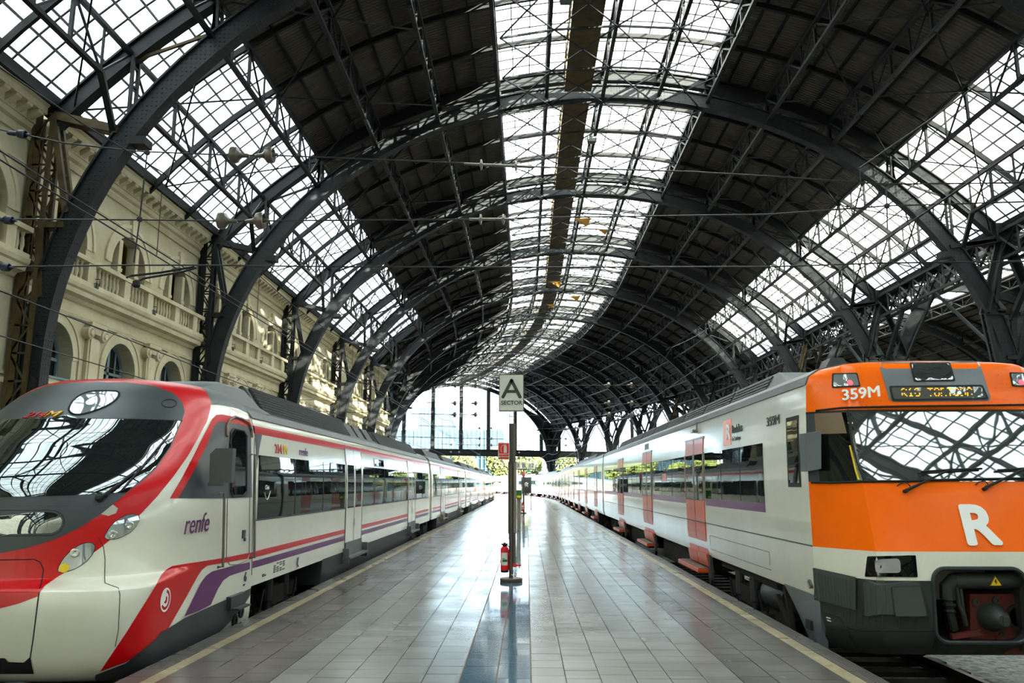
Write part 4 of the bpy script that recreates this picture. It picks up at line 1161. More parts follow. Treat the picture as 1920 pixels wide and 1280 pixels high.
        for y0, y1 in ((ya + .8, ya + 6), (ya + 7.5, yb - 3)):
            u = MB(); u.loft([[tp(y, LX + x, z) for x, z in ((1.16, 2.62), (.95, 2.93), (-.95, 2.93), (-1.16, 2.62))] for y in (y0, (y0 + y1) / 2, y1)]); u.obj('roof_unit', roof_d, R_)
    gp = MB(); g0 = yb; g1 = LCARS[ci + 1][0] if ci + 1 < len(LCARS) else yb
    if g1 > g0:
        pr = [(LX + x - .1, z) for x, z in LHALF[1:]]; pr = pr + [(2 * LX - x, z) for x, z in reversed(pr)]
        gp.loft([[tp(y, x, max(z, .3)) for x, z in pr] for y in (g0 - .02, g1 + .02)]); gp.obj('gangway', rubber, LT)
    lead = False
e = MB(); e.prism([(LX + side_x(LHALF, z) + .003, y, z) for y, z in ((YCAB, 2.26), (10.74, 2.26), (10.58, 2.06), (10.47, 1.84), (YCAB, 1.80))], (.003, 0, 0)); e.obj('grey_panel', grey_p, LT)
ltext('unit_number', '214', 11.24, 2.035, .19, ltxt_r, bold=.002, sx=1.15); ltext('unit_letter', 'M', 11.63, 2.035, .19, ltxt_y, bold=.004, sx=1.35)
ltext('lettering', 'renfe', 12.45, 2.05, .18, purple_p, sh=.15, sx=1.35)
x_ = LX + 1.478
MB().tube([(x_ , 10.78 + .04 * t, 1.50 - .10 * sin(t * .55)) for t in range(7)], .005, 4).obj('emblem', ltxt_w, LT)
ltext('lettering', 'Civia', 10.80, 1.535, .085, ltxt_w, sh=.25)
tb = MB()
for r in range(5):
    for c in range(4):
        if (r + c) % 5 != 4: side_strip(tb, LHALF, LX, 1, 11.35 + c * .14, 11.45 + c * .14, .40 + r * .027, .417 + r * .027, .003, rows=1)
tb.obj('data_panel', ltxt_g, LT)
ltext('lettering', '18.25 m', 10.85, .40, .05, ltxt_g)
hk = MB(); hk.tube([(x_, 12.55, .50), (x_ + .02, 12.45, .50), (x_ + .02, 12.42, .42), (x_ + .02, 12.48, .38), (x_, 12.55, .38)], .012, 6); hk.obj('jack_mark', ltxt_g, LT)
s = MB(); side_strip(s, LHALF, LX, 1, 18.7, 19.9, 2.03, 2.18, .008, rows=1); D = s.obj('side_display', trainglass, LT)
s = MB(); frame_y(s, LHALF, LX, 1, 18.7, 19.9, 2.03, 2.18, .012, .015); s.obj('display_frame', steel, D)
# ------------------------------------------------------------------ right train
RX = 4.50; HW = 1.38
RHALF = [(1.33, .38), (1.375, .55), (1.38, .94), (1.38, 1.6), (1.37, 2.2), (1.34, 2.7), (1.30, 2.80), (1.18, 2.88), (.9, 2.94), (.5, 2.97), (0, 2.975)]
RT_ = thing('commuter_train', (RX, 8.6, -.95), 'grey white commuter train with a flat orange front and orange doors', 'train')
YS = 9.06                                                # where the cab front joins the side
hood_p = mat('orange_hood_paint', 'fc6c00', .28, 0, .25, coat=.15)
disp_p = mat('display_panel_grey', '6f7678', .3, coat=.3)
for m_ in (hood_p, disp_p):                              # squashed insects: dark specks
    nt = m_.node_tree; no = nt.nodes.new('ShaderNodeTexVoronoi'); no.inputs['Scale'].default_value = 26
    te = nt.nodes.new('ShaderNodeTexCoord'); mr = nt.nodes.new('ShaderNodeMapRange'); mr.inputs[1].default_value = .07; mr.inputs[2].default_value = .11
    mx = nt.nodes.new('ShaderNodeMix'); mx.data_type = 'RGBA'; mx.inputs[6].default_value = lin('4a3420'); mx.inputs[7].default_value = nt.nodes['Principled BSDF'].inputs['Base Color'].default_value
    nt.links.new(te.outputs['Object'], no.inputs['Vector']); nt.links.new(no.outputs['Distance'], mr.inputs[0]); nt.links.new(mr.outputs[0], mx.inputs[0]); nt.links.new(mx.outputs[2], nt.nodes['Principled BSDF'].inputs['Base Color'])
def front_y(z):
    k = [(-.12, 8.62), (.0, 8.43), (.3, 8.36), (.66, 8.36), (.93, 8.39), (1.63, 8.58), (2.40, 8.757), (2.62, 8.83), (2.80, 8.87), (2.90, 8.91), (2.94, 8.96), (2.975, 9.05)]
    for (a, b), (c, d) in zip(k, k[1:]):
        if a <= z <= c: return b + (d - b) * (z - a) / (c - a)
    return k[0][1] if z < k[0][0] else k[-1][1]
def front_ring(z, inset=0., nc=10):
    """plan outline at one height: side, bevelled corner, gently bowed front, other corner, other side"""
    w = max(.06, side_x(RHALF, min(2.9749, max(z, .94))))
    fy = front_y(z); cx = min(.98, w - .04)
    pts = [(-w, YS)]
    for i in range(1, nc):                                # corner: slightly rounded bevel
        t = i / nc; x = -w + (w - cx) * t; y = YS + (fy - YS) * (t ** .85)
        pts.append((x, y))
    m = 12
    for i in range(m + 1):
        x = -cx + 2 * cx * i / m; pts.append((x, fy + (-.02 if z < 1.6 or z > 2.41 else .008) * min(1, max(0, 2.975 - z) / .115) * (1 - (x / cx) ** 2)))
    pts += [(-x, y) for x, y in reversed(pts[:nc])]
    return [V((RX + x * (1 - inset), y + inset * .6, z)) for x, y in pts]
NC, NM = 10, 12
def band(name, z0, z1, m, i0=0, i1=None, off=0., n=5, parent=None, smooth=.6):
    mb = MB(); rings = []
    for j in range(n + 1):
        r = front_ring(z0 + (z1 - z0) * j / n); i1_ = len(r) if i1 is None else i1
        seg = r[i0:i1_]
        if off:
            c = V((RX, 10.2, 0)); seg = [p + (V((p.x - c.x, (p.y - c.y), 0)).normalized()) * off for p in seg]
        rings.append(seg)
    mb.loft(rings, wrap=False, caps=False)
    return mb, mb.obj(name, m, parent or RT_, smooth=smooth)
FB = MB()
def reg(pair): FB.add(pair[0].v, pair[0].f); return pair[1]
UPPER = reg(band('front_hood', 2.40, 2.974, hood_p, n=24))
reg(band('hood_lip', 2.375, 2.40, rubber, n=1, off=.004))
i_ = NC + 0; L_ = 2 * NC + NM + 1
reg(band('side_cab_window', 1.63, 2.375, trainglass, 2, NC, n=4)); reg(band('side_cab_window', 1.63, 2.375, trainglass, NC + NM, L_ - 2, n=4))
reg(band('corner_trim', 1.63, 2.375, grey_p, 0, 3, n=3)); reg(band('corner_trim', 1.63, 2.375, grey_p, L_ - 3, L_, n=3))
SCR = reg(band('windscreen', 1.63, 2.375, screenglass2, NC - 1, NC + NM + 2, n=6, off=.006))
LOWER = reg(band('front_panel', .935, 1.63, orange_p, n=8))
# grey bumper with the coupler recess cut into it: fill in the unrolled front
bz0, bz1 = -.12, .655
def bump_pt(u, z, off=0.):                                # u counts along the outline points
    r = front_ring(z); i = int(min(len(r) - 2, max(0, u))); p = r[i].lerp(r[i + 1], u - i)
    if z < .1: p = p + V(((RX - p.x) * .08 * (.1 - z) / .22, .12 * ((.1 - z) / .22) ** 2, 0))
    c = V((RX, 10.2, 0)); d = V((p.x - c.x, p.y - c.y, 0)).normalized(); return p + d * off
def hole_uz(x0, x1, z0, z1, r):
    ux = lambda x: NC + (x + .98) / 1.96 * NM
    k = 12 / 1.96
    pts = []
    for cx, cz, a in ((x1 - r, z1 - r, 0), (x0 + r, z1 - r, pi / 2), (x0 + r, z0 + r, pi), (x1 - r, z0 + r, 3 * pi / 2)):
        pts += [(ux(cx + r * cos(a + pi / 2 * i / 6)), cz + r * sin(a + pi / 2 * i / 6)) for i in range(7)]
    return pts
HO = hole_uz(-.46, .46, .06, .775, .13); zc = .655
uR, uL = max(p[0] for p in HO), min(p[0] for p in HO)
lowp = densify([(0, bz0), (L_ - 1, bz0), (L_ - 1, zc), (uR, zc)], 1.0, False) + HO[14:][::-1] + densify([(uL, zc), (0, zc), (0, bz0)], 1.0, False)[:-1]
upp = densify([(L_ - 1, .935), (0, .935), (0, zc), (uL, zc)], 1.0, False) + HO[:14][::-1] + densify([(uR, zc), (L_ - 1, zc), (L_ - 1, .935)], 1.0, False)[:-1]
v, f = fill2d(lowp, (), 1.0, .1)
BMP = MB().add([bump_pt(a, b) for a, b in v], f); FB.add(BMP.v, BMP.f); BMP = BMP.obj('bumper', bump_g, RT_, smooth=.5)
v, f = fill2d(upp, (), 1.0, .07)
WB = MB().add([bump_pt(a, b) for a, b in v], f); FB.add(WB.v, WB.f); WB.obj('white_front_band', white_r, RT_, smooth=.5)
rv = MB(); n = len(HO); a_ = [bump_pt(*p) for p in HO]; rv.add(a_ + [p + V((0, .12, 0)) for p in a_], [(i, (i + 1) % n, n + (i + 1) % n, n + i) for i in range(n)])
rv.tube([p + V((0, -.005, 0)) for p in a_], .02, 6, closed=True); rv.obj('recess_rim', skirt_d, RT_)
rc = MB(); b_ = [p + V((0, .12, 0)) for p in a_]; rc.add(b_ + [V((p.x, p.y + .9, p.z)) for p in b_], [(i, (i + 1) % n, n + (i + 1) % n, n + i) for i in range(n)]); rc.add([V((p.x, p.y + .9, p.z)) for p in b_], [tuple(range(n))]); rc.obj('coupler_recess', under, RT_)
BVR = BVHTree.FromPolygons([V(p) for p in FB.v], FB.f)
def fnorm(x, y):
    h = BVR.ray_cast(EYE, ray(x, y)); n = h[1]
    return (h[0], n if n.dot(ray(x, y)) < 0 else -n) if h[0] is not None else (None, None)
def fskin(name, px, off, m, parent=None, mirror=False, step=6, grid=14):
    pl = densify(px, step); v, f = fill2d(pl, (), grid, grid); pts = []; ok = {}
    for i, (x, y) in enumerate(v):
        h, n = fnorm(x, y)
        if h is not None: ok[i] = len(pts); pts.append(h + n * off)
    f = [tuple(ok[i] for i in t) for t in f if all(i in ok for i in t)]
    o = MB().add(pts, f).obj(name, m, parent or RT_, smooth=True)
    if mirror: MB().add([V((2 * RX - p.x, p.y, p.z)) for p in pts], [t[::-1] for t in f]).obj(name, m, parent or RT_, smooth=True)
    return o
def fpt(x, y, off=0.):
    for d in (0, 3, -3, 6, -6, 10, -10, 15, -15, 20, 30, 40, 60):
        for e in (0, 3, -3):
            h, n = fnorm(x - d, y + e)
            if h is not None: return h + n * off
    return BVR.find_nearest(at_y(x, y, 8.7))[0]
def fseam(name, px, r, m, off=.003, closed=False, mirror=False, parent=None):
    pts = [fpt(x, y, off) for x, y in densify(px, 12, closed)]
    o = MB().tube(pts, r, 5, closed=closed).obj(name, m, parent or RT_, smooth=True)
    if mirror: MB().tube([V((2 * RX - p.x, p.y, p.z)) for p in pts], r, 5, closed=closed).obj(name, m, parent or RT_, smooth=True)
    return o
def rounded(pts, r, n=5):
    out = []; k = len(pts)
    for i in range(k):
        p, a, b = V(pts[i]), V(pts[i - 1]), V(pts[(i + 1) % k])
        da, db = (a - p), (b - p); rr_ = min(r, da.length / 2.2, db.length / 2.2); A = p + da.normalized() * rr_; B = p + db.normalized() * rr_
        for j in range(n + 1):
            t = j / n; q = A * (1 - t) ** 2 + p * 2 * t * (1 - t) + B * t * t; out.append((q.x, q.y))
    return out
Z6 = lambda pts: [(1500 + x / 4.571, 660 + y / 4.571) for x, y in pts]
fskin('display_panel', rounded(Z6([(672, 92), (1535, 86), (1642, 418), (770, 428)]), 10), .006, disp_p)
ww = Z6([(935, 95), (1285, 92), (1330, 252), (972, 258)])
fskin('roof_window', rounded(ww, 4), .012, rubber); fskin('roof_window_pane', rounded(Z6([(950, 108), (1272, 105), (1310, 238), (985, 245)]), 5), .016, screenglass2)
fskin('display_frame', rounded(Z6([(758, 292), (1560, 282), (1615, 410), (785, 424)]), 4), .014, rubber)
DSP = fskin('destination_display', rounded(Z6([(778, 308), (1548, 300), (1590, 396), (800, 408)]), 4), .018, darkglass('display_glass', '5d605c', .18))
G57 = {'R': ('11110', '10001', '10001', '11110', '10100', '10010', '10001'), '1': ('00100', '01100', '00100', '00100', '00100', '00100', '01110'),
       '6': ('01110', '10000', '10000', '11110', '10001', '10001', '01110'), 'T': ('11111', '00100', '00100', '00100', '00100', '00100', '00100'),
       'O': ('01110', '10001', '10001', '10001', '10001', '10001', '01110'), 'S': ('01111', '10000', '10000', '01110', '00001', '00001', '11110'),
       'A': ('01110', '10001', '10001', '11111', '10001', '10001', '10001'), ' ': ('00000',) * 7}
lm = MB(); A0, B0 = V((1500 + 865 / 4.571, 660 + 318 / 4.571)), V((1500 + 1470 / 4.571, 660 + 314 / 4.571))
word = 'R16 TORTOSA'; cols = len(word) * 6 - 1
for ci_, chx in enumerate(word):
    for r in range(7):
        if r in (2, 3): continue
        for c in range(5):
            if G57[chx][r][c] == '1':
                t = (ci_ * 6 + c) / cols; p = A0.lerp(B0, t); q = fpt(p.x + r * .25, p.y + r * 2.3, .020)
                if random.random() < .85: lm.box(q, (.011, .004, .010))
lm.obj('led_text', led, DSP)
def fbox(nm, outer, inner, m_in, mirror=True):
    fskin(nm + '_rim', rounded(outer, 3), .008, rubber, mirror=mirror); return fskin(nm, rounded(inner, 3), .013, m_in, mirror=mirror)
fbox('tail_lamp', Z6([(275, 183), (490, 178), (518, 298), (273, 308)]), Z6([(290, 195), (480, 190), (503, 287), (288, 296)]), lampglass)
for sg in (1, -1):
    p = fpt(1500 + 425 / 4.571, 660 + 266 / 4.571, .016); p.x = RX + sg * (p.x - RX)
    MB().lathe(p, [(.032, 0), (.028, .006), (0, .008)], 12, axis=(0, -1, .3)).obj('lamp_bulb', tail_red, RT_)
def ftext(nm, body, x, y, x2, y2, size, m, bold=0., sx=1., off=.012):
    h, n = fnorm(x, y); h2 = fpt(x2, y2); xd = (h2 - h); n_ = n; xd = (xd - n_ * xd.dot(n_)).normalized(); yd = n_.cross(xd)
    return text(nm, body, h + n_ * off, xd, yd, size, m, RT_, bold=bold, sx=sx, depth=.004)
ftext('unit_number', '359M', 1579, 751, 1650, 753, .172, ltxt_w, bold=.004, sx=1.02)
ftext('front_letter', 'R', 1808, 1019, 1890, 1018, .55, ltxt_w, bold=.022, sx=1.08)
# windscreen edging, wipers
fseam('screen_seal', [(1591, 768), (1598, 830), (1619, 902)], .012, rubber, .012, mirror=True)
fseam('screen_seal', [(1522, 904), (1560, 905), (1619, 903), (1700, 902), (1800, 899), (1930, 897)], .014, rubber, .008)
fseam('screen_seal', [(1530, 770), (1575, 765), (1600, 764), (1700, 762), (1800, 761), (1930, 759)], .012, rubber, .008)
fseam('screen_edge', [(1593, 770), (1601, 830), (1618, 898)], .004, chrome, .022)
for x0, y0, x1, y1, xa, ya, xb, yb, hx, hy in ((1698, 920, 1778, 882, 1722, 886, 1838, 880, 1681, 912), (1846, 916, 1925, 876, 1867, 883, 1985, 877, 1828, 910)):
    w = MB(); w.tube([fpt(x0, y0, .03), fpt((x0 + x1) / 2, (y0 + y1) / 2, .07), fpt(x1, y1, .05)], [.018, .012, .009], 6)
    w.tube([fpt(xa, ya, .035), fpt((xa + xb) / 2, (ya + yb) / 2 - .5, .05), fpt(xb, yb, .035)], .012, 5)
    w.tube([fpt(hx, hy, .012), fpt(hx + 6, hy - 5, .02), fpt(hx + 16, hy - 6, .03), fpt(hx + 24, hy + 2, .03)], .006, 5); w.lathe(fpt(x0 - 2, y0 + 1, 0), [(.02, 0), (.02, .05), (0, .055)], 8, axis=(0, -1, .2))
    w.obj('windscreen_wiper', rubber, RT_, smooth=True)
# cab mirror (box on the corner) and its bracket
cm = MB(); P1 = fpt(1513, 855, .0); cm.prism([fpt(1511, 813, .05), fpt(1547, 810, .10), fpt(1549, 880, .10), fpt(1511, 884, .05)], (-.03, .09, 0)); cm.obj('wing_mirror', mat('mirror_box_grey', '626a6c', .5), RT_)
yt = MB(); yt.tube([fpt(1594, 835, .004), fpt(1600, 860, .004), fpt(1606, 885, .004), fpt(1611, 899, .004)], .012, 4); yt.obj('yellow_strap', yellow_p, RT_)
# sun blind seen through the side cab window
fskin('blind', [(1527, 775), (1578, 773), (1588, 812), (1530, 814)], .003, mat('tan_blind', '6d5a41', .5))
# headlights
Z7 = lambda pts: [(1500 + x / 4.571, 1000 + y / 4.571) for x, y in pts]
fskin('headlight', rounded(Z7([(580, 195), (988, 186), (1006, 374), (560, 370)]), 2), .010, darkglass('headlight_cover', '0c0d0e', .01, .3), mirror=True)
fskin('headlight_lens', rounded(Z7([(648, 222), (850, 212), (862, 336), (655, 338)]), 8), .016, mat('frosted_lens', '8d8a88', .25, coat=.6), mirror=True)
# bumper pads with ribs and the step grille round the corner
def px_uz(px):
    """traced outline -> (outline count, height) on the bumper, whose skin is smooth in those two numbers"""
    out = []
    for x, y in px:
        p = fpt(x, y); r = front_ring(p.z); best = None
        for i in range(len(r) // 2 + 6):
            a, b = bump_pt(i, p.z), bump_pt(i + .999, p.z); d = b - a; t = max(0, min(1, (p - a).dot(d) / max(1e-9, d.length_squared)))
            e = (a + d * t - p).length
            if best is None or e < best[0]: best = (e, i + t)
        out.append((best[1], p.z))
    return out
def pad(nm, px, off, m, rad=6, edge=True):
    pl = rounded(px_uz(px), 1.) if rad else px_uz(px)
    pl = px_uz(rounded(px, rad)) if rad else pl
    v, f = fill2d(pl, (), .45, .04)
    n = len(pl); top = [bump_pt(a, b, off) for a, b in v]; mb = MB().add(top, f)
    rim = [bump_pt(a, b, off) for a, b in pl]; back = [bump_pt(a, b, -.01) for a, b in pl]
    mb.add(rim + back, [(i, (i + 1) % n, n + (i + 1) % n, n + i) for i in range(n)])
    o = mb.obj(nm, m, RT_, smooth=.5)
    MB().add([V((2 * RX - p[0], p[1], p[2])) for p in mb.v], [t[::-1] for t in mb.f]).obj(nm, m, RT_, smooth=.5)
    if edge: MB().tube([p for p in rim], .006, 5, closed=True).obj('pad_edge', bump_g, RT_)
    return o
def rib(nm, px, r, m, off):
    (a, z0), (b, z1) = px_uz(px); MB().tube([bump_pt(a + (b - a) * t / 5, z0 + (z1 - z0) * t / 5, off) for t in range(6)], r, 6).obj(nm, m, RT_, smooth=True)
pad('bumper_plate', Z7([(540, 400), (1025, 410), (1082, 712), (560, 705)]), .022, pad_g)
pad('bumper_pad', Z7([(788, 448), (1035, 440), (1078, 700), (812, 706)]), .036, pad_g)
pad('side_grille', Z7([(95, 295), (480, 375), (485, 655), (125, 560)]), .022, pad_g, 2)
for x0, x1 in ((560, 580), (600, 618), (645, 660), (690, 703), (735, 745)):
    rib('bumper_rib', Z7([(x0, 440), (x1, 680)]), .010, pad_g, .022)
for j in range(14):
    t = j / 13; xa, ya = 115 + (450 - 115) * t, 330 + (402 - 330) * t; xb, yb = 135 + (462 - 135) * t, 540 + (628 - 540) * t
    rib('grille_rib', Z7([(xa, ya), (xb, yb)]), .009, pad_g, .024)
fseam('panel_gap', Z7([(140, 655), (350, 720), (480, 965)]), .006, rubber); fseam('panel_gap', Z7([(390, 800), (520, 832), (900, 835), (1500, 832), (1900, 835)]), .005, rubber)
fskin('white_mark', Z7([(225, 712), (262, 722), (266, 732), (230, 722)]), .004, ltxt_w); fskin('white_mark', Z7([(232, 735), (266, 746), (270, 756), (236, 746)]), .004, ltxt_w)
# coupler in its recess
CP = thing('coupler', (RX, 8.8, .3)); par(CP, RT_)
c = MB(); c.lathe((RX - .05, 8.50, .64), [(.075, -.12), (.08, -.1), (.08, .55), (.075, .57)], 18, axis=(1, 0, 0)); c.obj('air_pipe', bump_g, CP, smooth=.6)
c = MB(); c.tube([(RX - .05, 8.50, .64), (RX - .18, 8.50, .64), (RX - .24, 8.51, .58), (RX - .24, 8.52, .46)], .075, 10); c.tube([(RX - .24, 8.52, .5), (RX - .20, 8.56, .3), (RX - .16, 8.6, .15)], .04, 8); c.tube([(RX - .12, 8.5, .6), (RX - .10, 8.52, .35), (RX - .06, 8.56, .2)], .025, 6); c.tube([(RX - .16, 8.48, .58), (RX - .14, 8.5, .4), (RX - .1, 8.5, .3)], .02, 6); c.obj('hose', bump_g, CP, smooth=.6)
for z, r_ in ((.40, .055), (.46, .05), (.34, .05)): MB().lathe((RX - .225, 8.53, z), [(r_, -.02), (r_ + .01, 0), (r_, .02)], 10).obj('clamp', rubber, CP)
c = MB(); c.prism([(RX - .02, 8.58, .06), (RX + .55, 8.58, .06), (RX + .55, 8.58, .50), (RX + .02, 8.58, .50)], (0, .5, 0)); c.prism([(RX + .30, 8.56, -.08), (RX + .6, 8.56, -.08), (RX + .55, 8.56, .1), (RX + .22, 8.56, .1)], (0, .1, 0)); c.obj('coupler_head', bogie_red, CP)
c = MB(); c.lathe((RX + .20, 8.58, .28), [(.14, 0), (.14, .06), (.09, .20), (.05, .24), (0, .245)], 18, axis=(0, -1, 0)); c.box((RX + .22, 8.36, .27), (.06, .06, .09)); c.obj('coupler_cone', bump_g, CP, smooth=.6)
for x, z in ((.27, .44), (.30, .10), (.06, .42)): MB().lathe((RX + x, 8.58, z), [(.035, 0), (.035, .02), (.02, .02), (.02, .008), (0, .008)], 12, axis=(0, -1, 0)).obj('bolt', bump_g, CP)
MB().lathe((RX + .48, 8.58, .28), [(.13, 0), (.13, .03), (.10, .03), (.10, -.12), (0, -.12)], 18, axis=(0, -1, 0)).obj('coupler_socket', rubber, CP)
c = MB(); c.bar((RX - .25, 8.5, .10), (RX + .05, 8.5, .14), .05); c.obj('lever', bogie_red, CP)
sgn = MB(); sgn.prism([(RX + .14, 8.416, .60), (RX + .26, 8.416, .60), (RX + .20, 8.416, .70)], (0, -.004, 0)); S_ = sgn.obj('warning_triangle', yellow_p, CP)
bolt = MB(); bolt.prism([(RX + .197, 8.411, .665), (RX + .185, 8.411, .635), (RX + .198, 8.411, .635), (RX + .193, 8.411, .612), (RX + .215, 8.411, .645), (RX + .202, 8.411, .645), (RX + .208, 8.411, .665)], (0, -.002, 0))
t_ = [(RX + .145, 8.411, .603), (RX + .255, 8.411, .603), (RX + .20, 8.411, .695)]; bolt.tube(t_, .004, 4, closed=True); bolt.obj('warning_mark', rubber, CP)
# skirt below the bumper side, behind the corner
sk = MB(); sk.prism([(3.16, 9.06, .40), (3.16, 9.06, -.15), (3.2, 9.6, -.12), (3.18, 10.0, .20), (3.15, 10.25, .40)], (.06, 0, 0)); sk.obj('cab_skirt', mat('blue_grey_skirt', '566064', .4), RT_)
MB().box((3.15, 9.42, .06), (.03, .16, .10)).obj('foot_hole', rubber, RT_)
MB().lathe((3.125, 9.22, .52), [(.05, -.02), (.05, .02), (.035, .02), (.03, .01), (0, .012)], 16, axis=(-1, 0, 0)).obj('socket', steel, RT_)
# cars
RCARS = [(YS, 33.2), (33.7, 57.6), (58.1, 82.0), (82.5, 106.4), (106.9, 130.8), (131.3, 155.2), (155.7, 180)]
rprofc = car_profile(RHALF, RX)
for ci, (ya, yb) in enumerate(RCARS):
    lead = ci == 0
    body = car_shell(rprofc, ya, yb)
    car = body.obj('car_body' if lead else 'carriage', white_r, RT_, smooth=.5); R_ = RT_ if lead else car
    if lead: doors = [(14.35, 16.0), (20.35, 21.95), (26.4, 28.0)]
    else: doors = [(ya + 2.6, ya + 4.2), (ya + 8.6, ya + 10.2), (ya + 14.6, ya + 16.2), (ya + 20., ya + 21.6)]
    rf = MB(); rp_ = [(RX + sg * (x + .012), z + .012) for sg in (1,) for x, z in RHALF[5:]] + [(RX - x - .012, z + .012) for x, z in reversed(RHALF[5:])]
    n = 8; rf.loft([[tp(ya + (yb - ya) * i / n, x, z) for x, z in rp_] for i in range(n + 1)]); rf.obj('roof_skin', roof_p, R_, smooth=.4)
    g = MB(); side_strip(g, RHALF, RX, -1, ya, yb, .93, .945, .003, rows=1); g.obj('side_seam', ltxt_g, R_)
    edges = [10.75 if lead else ya + .4] + [e for d in doors for e in d] + [yb - .4]
    for a, b in zip(edges[::2], edges[1::2]):
        wa, wb = a + (0 if a == 10.75 else .1), b - .08
        if b - a < .6: continue
        s = MB(); side_strip(s, RHALF, RX, -1, wa, wb, 1.36, 2.14, .006); W = s.obj('window_band', trainglass, R_)
        s = MB(); side_strip(s, RHALF, RX, -1, wa, wb, 1.24, 1.36, .004, rows=1); s.obj('purple_stripe', purple_p, R_)
        n = max(1, round((wb - wa) / 1.2)); s = MB()
        for j in range(1, n): y = wa + (wb - wa) * j / n; side_strip(s, RHALF, RX, -1, y - .01, y + .01, 1.36, 2.14, .008)
        if s.v: s.obj('window_joint', rubber, R_)
    for a, b in doors:
        m_ = (a + b) / 2; d = MB()
        for p, q in ((a + .03, m_ - .015), (m_ + .015, b - .03)):
            side_strip(d, RHALF, RX, -1, p, q, .40, 2.42, .014, rows=6)
            d.hexa([tp(y, RX - x, z) for z, x0, x1 in ((.20, 1.36, 1.33), (.41, 1.394, 1.34)) for y, x in ((p, x0), (q, x0), (q, x1), (p, x1))])
        D = d.obj('passenger_door', orange_d, R_)
        par_ = D if lead else R_
        s = MB()
        for p, q in ((a + .08, m_ - .06), (m_ + .06, b - .08)): side_strip(s, RHALF, RX, -1, p, q, 1.32, 2.14, .018)
        s.obj('door_window', trainglass, par_)
        f = MB(); side_strip(f, RHALF, RX, -1, m_ - .015, m_ + .015, .40, 2.42, .017); f.obj('door_seal', rubber, par_)
        f = MB()
        for y in (a, m_ - .05, m_ + .05, b): side_strip(f, RHALF, RX, -1, y - .025, y + .025, 1.30, 2.16, .02)
        side_strip(f, RHALF, RX, -1, a - .02, b + .02, 2.42, 2.45, .02, rows=1); f.obj('door_frame', steel, par_)
        f = MB(); side_strip(f, RHALF, RX, -1, a, b, .93, .95, .017, rows=1); f.obj('door_joint', ltxt_g, par_)
        st = MB(); X0 = 2.96
        st.hexa([tp(y, x, z) for z in (.10, .165) for y, x in ((a + .05, X0), (b + .25, X0), (b + .25, 3.25), (a + .05, 3.25))]); ST = st.obj('door_step', orange_d, R_)
        st = MB(); st.hexa([tp(y, x, z) for z in (.165, .172) for y, x in ((a + .05, X0 + .02), (b + .25, X0 + .02), (b + .25, 3.25), (a + .05, 3.25))])
        st.obj('step_tread', mat('brown_tread', '5b4c42', .7) if 'brown_tread' not in MATS else MATS['brown_tread'], ST if lead else R_)
        bk = MB(); bk.prism([tp(a - .08, 3.14, .40), tp(a - .14, 3.14, .0), tp(a - .02, 3.14, -.15), tp(a + .1, 3.14, .1), tp(a + .05, 3.14, .40)], (.05, 0, 0)); bk.obj('step_bracket', skirt_d, R_)
    # underfloor equipment between the doors
    ys_ = [doors[0][1] + .6] + [d[0] - .5 for d in doors[1:]]
    for i in range(len(doors) - 1):
        e = MB(); a, b = doors[i][1] + .5, doors[i + 1][0] - .4
        e.loft([[tp(y, RX + x, z) for x, z in ((-1.2, -.1), (1.2, -.1), (1.2, .39), (-1.2, .39))] for y in (a, (a + b) / 2, b)]); e.obj('underfloor_box', under, R_)
    if lead or ci < 3:
        bogie(RT_, RX, 12.4 if lead else ya + 3.0, -1); bogie(RT_, RX, yb - 2.6, -1)
    if lead:
        e = MB(); e.lathe((RX - 1.05, 11.3, .12), [(.16, -.45), (.2, -.38), (.2, .38), (.16, .45)], 16, axis=(0, 1, 0)); e.obj('air_tank', skirt_d, RT_, smooth=.6)
        e = MB(); e.bar((3.22, 10.4, .35), (3.22, 10.15, -.35), .06); e.bar((3.22, 10.75, .2), (3.22, 10.2, -.3), .05); e.bar((3.3, 10.9, .3), (3.3, 13.9, .3), .08); e.obj('brake_rigging', under, RT_)
        e = MB(); side_strip(e, RHALF, RX, -1, 9.30, 9.76, 1.57, 2.39, .004); F_ = e.obj('cab_window_frame', rubber, RT_); 
        e = MB(); side_strip(e, RHALF, RX, -1, 9.35, 9.71, 1.62, 2.34, .008); e.obj('cab_side_window', trainglass, RT_)
        e = MB(); side_strip(e, RHALF, RX, -1, 9.35, 9.71, 1.98, 2.0, .012, rows=1); e.obj('window_bar', rubber, F_)
        e = MB(); frame_y(e, RHALF, RX, -1, 10.7, 14.1, .52, .74, .002, .006); e.obj('hatch_outline', ltxt_g, RT_)
        e = MB(); side_strip(e, RHALF, RX, -1, 20.9, 21.6, 2.5, 2.66, .006, rows=1); V_ = e.obj('side_vent', steel, RT_)
        e = MB()
        for j in range(5): side_strip(e, RHALF, RX, -1, 20.95, 21.55, 2.515 + j * .028, 2.53 + j * .028, .010, rows=1)
        e.obj('vent_slat', rubber, V_)
        e = MB(); e.box((3.11, 15.1, 2.58), (.06, .22, .05)); e.bar((3.13, 14.85, 2.55), (3.13, 14.85, 2.72), .03); e.obj('door_lamp', steel, RT_)
        e = MB(); side_strip(e, RHALF, RX, -1, 18.2, 18.75, 1.66, 1.84, .01, rows=1); e.obj('red_sticker', red_p, RT_)
        # louvred roof housing
        u = MB(); u.loft([[tp(y, RX + x, z) for x, z in ((-1.16, 2.88), (-1.02, h), (1.02, h), (1.16, 2.88))] for y, h in ((10.2, 2.9), (11.0, 3.12), (20, 3.12), (29.2, 3.12), (29.6, 2.92))]); U_ = u.obj('roof_housing', roof_p, RT_)
        sl = MB()
